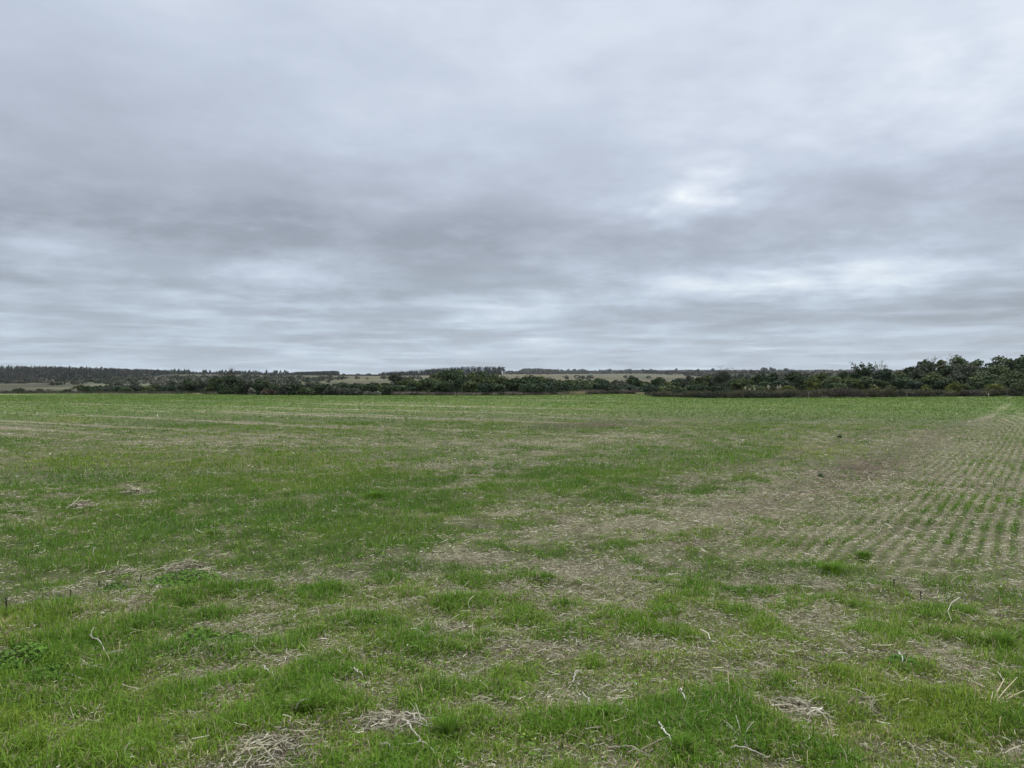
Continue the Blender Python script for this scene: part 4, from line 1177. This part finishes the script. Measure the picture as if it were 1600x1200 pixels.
# ------------------------------------------------------------------ sky: an overcast deck over a clear-sky model
SUN_AZ, SUN_EL = R(38), R(52)
def make_world():
    w = bpy.data.worlds.new('World'); scene.world = w; w.use_nodes = True
    nt = w.node_tree; nt.nodes.clear(); L = nt.links
    out = N(nt, 'ShaderNodeOutputWorld'); bg = N(nt, 'ShaderNodeBackground'); bg.inputs['Strength'].default_value = 0.1
    tc = N(nt, 'ShaderNodeTexCoord'); nrm = N(nt, 'ShaderNodeVectorMath', operation='NORMALIZE'); L.new(tc.outputs['Generated'], nrm.inputs[0])
    sep = N(nt, 'ShaderNodeSeparateXYZ'); L.new(nrm.outputs[0], sep.inputs[0])
    def math_(op, a, b=None, c=None, clamp=False):
        n = N(nt, 'ShaderNodeMath', operation=op); n.use_clamp = clamp
        for i, v in enumerate((a, b, c)):
            if v is None: continue
            if isinstance(v, (int, float)): n.inputs[i].default_value = v
            else: L.new(v, n.inputs[i])
        return n.outputs[0]
    X, Y, Z = sep.outputs
    az = math_('ARCTAN2', X, Y); el = math_('ARCSINE', Z)
    zc = math_('MAXIMUM', Z, 0.0); den = math_('ADD', zc, 0.045)
    deck = N(nt, 'ShaderNodeCombineXYZ'); L.new(math_('DIVIDE', X, den), deck.inputs[0]); L.new(math_('DIVIDE', Y, den), deck.inputs[1])
    den2 = math_('ADD', zc, 0.17); deck2 = N(nt, 'ShaderNodeCombineXYZ'); L.new(math_('DIVIDE', X, den2), deck2.inputs[0]); L.new(math_('DIVIDE', Y, den2), deck2.inputs[1])
    def noise(scale, detail, rough=.55, vec=deck.outputs[0], off=(0, 0, 0), stretch=(1, 1, 1)):
        mp = N(nt, 'ShaderNodeMapping'); mp.inputs['Location'].default_value = off; mp.inputs['Scale'].default_value = stretch
        L.new(vec, mp.inputs['Vector'])
        n = N(nt, 'ShaderNodeTexNoise'); n.inputs['Scale'].default_value = scale; n.inputs['Detail'].default_value = detail; n.inputs['Roughness'].default_value = rough
        L.new(mp.outputs[0], n.inputs['Vector'])
        return n
    # cloud positions (azimuth, elevation), edges broken up by noise
    wn = noise(2.2, 6, .58, vec=deck2.outputs[0], off=(3.1, 1.7, 0))
    ws = N(nt, 'ShaderNodeVectorMath', operation='SUBTRACT'); L.new(wn.outputs['Color'], ws.inputs[0]); ws.inputs[1].default_value = (.5, .5, .5)
    wk = N(nt, 'ShaderNodeCombineXYZ'); L.new(math_('MULTIPLY_ADD', el, .75, .10), wk.inputs[0]); L.new(math_('MULTIPLY_ADD', el, .36, .004), wk.inputs[1])
    wm = N(nt, 'ShaderNodeVectorMath', operation='MULTIPLY'); L.new(ws.outputs[0], wm.inputs[0]); L.new(wk.outputs[0], wm.inputs[1])
    ae = N(nt, 'ShaderNodeCombineXYZ'); L.new(az, ae.inputs[0]); L.new(el, ae.inputs[1])
    pos = N(nt, 'ShaderNodeVectorMath', operation='ADD'); L.new(ae.outputs[0], pos.inputs[0]); L.new(wm.outputs[0], pos.inputs[1])
    # brightness of the deck by elevation
    mr = N(nt, 'ShaderNodeMapRange'); mr.inputs['From Min'].default_value = 0; mr.inputs['From Max'].default_value = 1.0; L.new(el, mr.inputs['Value'])
    cr = N(nt, 'ShaderNodeValToRGB'); cr.color_ramp.interpolation = 'EASE'
    def lv(py): return math.atan((HY - py) / F)
    stops = [(0.0, .56), (lv(560), .52), (lv(500), .47), (lv(440), .455), (lv(350), .46), (lv(250), .53), (lv(120), .585), (lv(0), .645), (.75, .95)]
    els = cr.color_ramp.elements
    while len(els) < len(stops): els.new(.5)
    for e, (p, v) in zip(els, stops): e.position = p; e.color = (v, v, v, 1)
    L.new(mr.outputs[0], cr.inputs[0])
    acc = cr.outputs['Color']
    n1 = noise(.55, 5, .5); n2 = noise(2.0, 6, .55, vec=deck2.outputs[0], off=(7, 2, 0)); n3 = noise(6.0, 7, .60, vec=deck2.outputs[0], off=(1, 9, 0))
    acc = math_('ADD', acc, math_('MULTIPLY', math_('SUBTRACT', n1.outputs['Fac'], .5), .17))
    acc = math_('ADD', acc, math_('MULTIPLY', math_('SUBTRACT', n2.outputs['Fac'], .5), .20))
    acc = math_('ADD', acc, math_('MULTIPLY', math_('SUBTRACT', n3.outputs['Fac'], .5), .05))
    st_v = N(nt, 'ShaderNodeCombineXYZ'); L.new(math_('MULTIPLY', az, 6.5), st_v.inputs[0]); L.new(math_('MULTIPLY', math_('POWER', math_('MAXIMUM', el, 0.0), .6), 42.0), st_v.inputs[1])
    n4 = noise(1.0, 6, .55, vec=st_v.outputs[0], off=(4, 2, 0)); p4 = N(nt, 'ShaderNodeMapRange', interpolation_type='SMOOTHSTEP'); p4.inputs['From Min'].default_value = .44; p4.inputs['From Max'].default_value = .68; p4.inputs['To Min'].default_value = -.04; p4.inputs['To Max'].default_value = .11; L.new(n4.outputs['Fac'], p4.inputs['Value'])
    fl = N(nt, 'ShaderNodeMapRange'); fl.inputs['From Min'].default_value = .07; fl.inputs['From Max'].default_value = .18; fl.inputs['To Min'].default_value = 1.0; fl.inputs['To Max'].default_value = 0; L.new(el, fl.inputs['Value'])
    acc = math_('ADD', acc, math_('MULTIPLY', p4.outputs[0], fl.outputs[0]))
    n5 = noise(2.1, 9, .62, vec=deck2.outputs[0], off=(2.6, 5.1, 0)); p5 = N(nt, 'ShaderNodeMapRange', interpolation_type='SMOOTHSTEP'); p5.inputs['From Min'].default_value = .43; p5.inputs['From Max'].default_value = .63; p5.inputs['To Min'].default_value = -.025; p5.inputs['To Max'].default_value = .060; L.new(n5.outputs['Fac'], p5.inputs['Value'])
    f5 = N(nt, 'ShaderNodeMapRange'); f5.inputs['From Min'].default_value = .12; f5.inputs['From Max'].default_value = .38; f5.inputs['To Min'].default_value = 1; f5.inputs['To Max'].default_value = .35; L.new(el, f5.inputs['Value'])
    acc = math_('ADD', acc, math_('MULTIPLY', p5.outputs[0], f5.outputs[0]))
    pv = N(nt, 'ShaderNodeCombineXYZ'); L.new(math_('MULTIPLY', az, 6.0), pv.inputs[0]); L.new(math_('MULTIPLY', el, 19.0), pv.inputs[1])
    n7 = noise(1.0, 9, .64, vec=pv.outputs[0], off=(9, 4, 0)); p7 = N(nt, 'ShaderNodeMapRange', interpolation_type='SMOOTHSTEP'); p7.inputs['From Min'].default_value = .46; p7.inputs['From Max'].default_value = .64; p7.inputs['To Min'].default_value = -.03; p7.inputs['To Max'].default_value = .065; L.new(n7.outputs['Fac'], p7.inputs['Value'])
    f7 = N(nt, 'ShaderNodeValToRGB'); L.new(mr.outputs[0], f7.inputs[0]); f7.color_ramp.elements[0].position = .03; f7.color_ramp.elements[0].color = (.1, .1, .1, 1); f7.color_ramp.elements[1].position = .10; f7.color_ramp.elements[1].color = (1, 1, 1, 1)
    for p_, v_ in ((.17, 1), (.26, .3), (.45, .25)):
        e_ = f7.color_ramp.elements.new(p_); e_.color = (v_, v_, v_, 1)
    acc = math_('ADD', acc, math_('MULTIPLY', p7.outputs[0], f7.outputs['Color']))
    n6 = noise(4.5, 6, .55, vec=deck2.outputs[0], off=(5, 3, 0)); rag = math_("MULTIPLY_ADD", n6.outputs["Fac"], 2.0, -.1)
    CL = [(1085, 300, 42, 24, .26), (1100, 300, 130, 60, .14), (1560, 90, 190, 130, .22), (1130, 205, 90, 40, .06), (1340, 425, 95, 30, .16), (1190, 436, 170, 16, .20), (925, 466, 130, 13, .14),
          (775, 495, 75, 12, .20), (1500, 345, 130, 26, .10), (420, 421, 140, 14, .09), (105, 412, 36, 22, .09), (270, 465, 50, 10, .10), (460, 471, 120, 8, .10), (110, 472, 110, 8, .06),
          (400, 503, 120, 9, .10), (320, 522, 100, 7, .07), (700, 549, 170, 7, .09), (850, 536, 70, 5, .12), (1100, 545, 200, 5, .06), (560, 10, 420, 70, .05), (1040, 100, 260, 90, .06), (640, 225, 140, 50, .07),
          (1100, 520, 260, 6, .06), (200, 570, 260, 8, .05),
          (320, 358, 360, 36, -.12), (1500, 290, 260, 46, -.13), (1180, 368, 260, 24, -.11), (90, 290, 170, 70, -.07), (1560, 455, 120, 26, -.08), (230, 445, 260, 12, -.06), (1060, 474, 220, 8, -.07),
          (650, 440, 170, 18, -.06), (1250, 500, 300, 7, -.05), (350, 488, 200, 6, -.05), (620, 370, 240, 26, -.08), (780, 300, 160, 40, -.05), (150, 540, 240, 10, -.05), (1450, 545, 240, 8, -.04), (60, 60, 200, 60, -.02)]
    for (px, py, rx, ry, a) in CL:
        u = (px - CX) / F; v = (HY - py) / F
        caz = math.atan(u); cel = math.atan(v / math.sqrt(1 + u * u))
        s = N(nt, 'ShaderNodeVectorMath', operation='SUBTRACT'); L.new(pos.outputs[0], s.inputs[0]); s.inputs[1].default_value = (caz, cel, 0)
        m = N(nt, 'ShaderNodeVectorMath', operation='MULTIPLY'); L.new(s.outputs[0], m.inputs[0]); m.inputs[1].default_value = (F / rx * .75, F / ry * .8, 0)
        dt = N(nt, 'ShaderNodeVectorMath', operation='DOT_PRODUCT'); L.new(m.outputs[0], dt.inputs[0]); L.new(m.outputs[0], dt.inputs[1])
        a = a * (.7 if a < 0 else 1.25)
        e = math_('POWER', 2.718, math_('MULTIPLY', dt.outputs['Value'], -1.0))
        e = math_('MULTIPLY', e, rag) if a > .05 else e
        acc = math_('MULTIPLY_ADD', e, a, acc)
    ramp = N(nt, 'ShaderNodeValToRGB'); ramp.color_ramp.interpolation = 'LINEAR'
    st = [(0.0, (.22, .25, .32)), (.30, (.338, .376, .448)), (.45, (.438, .488, .580)), (.60, (.552, .618, .735)), (.75, (.685, .755, .86)), (.92, (.83, .885, .96)), (1.0, (.95, 1.0, 1.0))]
    els = ramp.color_ramp.elements
    while len(els) < len(st): els.new(.5)
    for e, (p, c) in zip(els, st): e.position = p; e.color = (*c, 1)
    L.new(math_('MULTIPLY', acc, 1.0, clamp=True), ramp.inputs[0])
    # thinner, less purple light low down
    lo = N(nt, 'ShaderNodeMapRange'); lo.inputs['From Min'].default_value = 0.0; lo.inputs['From Max'].default_value = .22; lo.inputs['To Min'].default_value = 1; lo.inputs['To Max'].default_value = 0; L.new(el, lo.inputs['Value'])
    tint = N(nt, 'ShaderNodeMix', data_type='RGBA', blend_type='MULTIPLY'); L.new(lo.outputs[0], tint.inputs['Factor']); L.new(ramp.outputs[0], tint.inputs['A']); tint.inputs['B'].default_value = (.962, 1.01, .985, 1)
    # overhead, out of view, overcast brightness is raised further to light the ground
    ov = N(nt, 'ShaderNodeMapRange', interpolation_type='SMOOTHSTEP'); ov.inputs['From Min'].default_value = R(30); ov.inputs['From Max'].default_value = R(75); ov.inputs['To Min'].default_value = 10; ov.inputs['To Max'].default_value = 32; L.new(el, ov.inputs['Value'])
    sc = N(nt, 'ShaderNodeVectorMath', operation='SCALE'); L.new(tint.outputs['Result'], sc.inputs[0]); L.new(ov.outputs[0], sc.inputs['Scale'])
    sky = N(nt, 'ShaderNodeTexSky', sky_type='NISHITA'); sky.sun_disc = False; sky.sun_elevation = SUN_EL; sky.sun_rotation = SUN_AZ
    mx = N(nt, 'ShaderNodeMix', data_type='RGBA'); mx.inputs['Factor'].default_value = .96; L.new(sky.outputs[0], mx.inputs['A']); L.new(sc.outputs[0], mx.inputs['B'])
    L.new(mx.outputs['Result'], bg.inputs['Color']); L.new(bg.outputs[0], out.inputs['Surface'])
make_world()

sd = bpy.data.lights.new('sun', 'SUN'); sd.energy = 1.5; sd.angle = R(25); sd.color = (1, .97, .93)
so = bpy.data.objects.new('sun', sd); COL.objects.link(so)
so.rotation_euler = (R(90) - SUN_EL, 0, math.pi - SUN_AZ)

# ------------------------------------------------------------------ camera and picture
cd = bpy.data.cameras.new('camera'); cam = bpy.data.objects.new('camera', cd); COL.objects.link(cam); scene.camera = cam
cd.sensor_width = 36; cd.lens = 36 * F / 1600; cd.clip_start = .05; cd.clip_end = 20000
cam.location = (0, 0, CAM_H); cam.rotation_euler = (R(90) - math.atan((600 - HY) / F), 0, 0)
vs = scene.view_settings
vs.view_transform = 'Standard'; vs.look = 'None'; vs.exposure = 0; vs.gamma = 1; vs.use_curve_mapping = False
scene.cycles.max_bounces = 6; scene.cycles.diffuse_bounces = 3; scene.cycles.transmission_bounces = 4; scene.cycles.volume_bounces = 1
scene.cycles.use_denoising = True
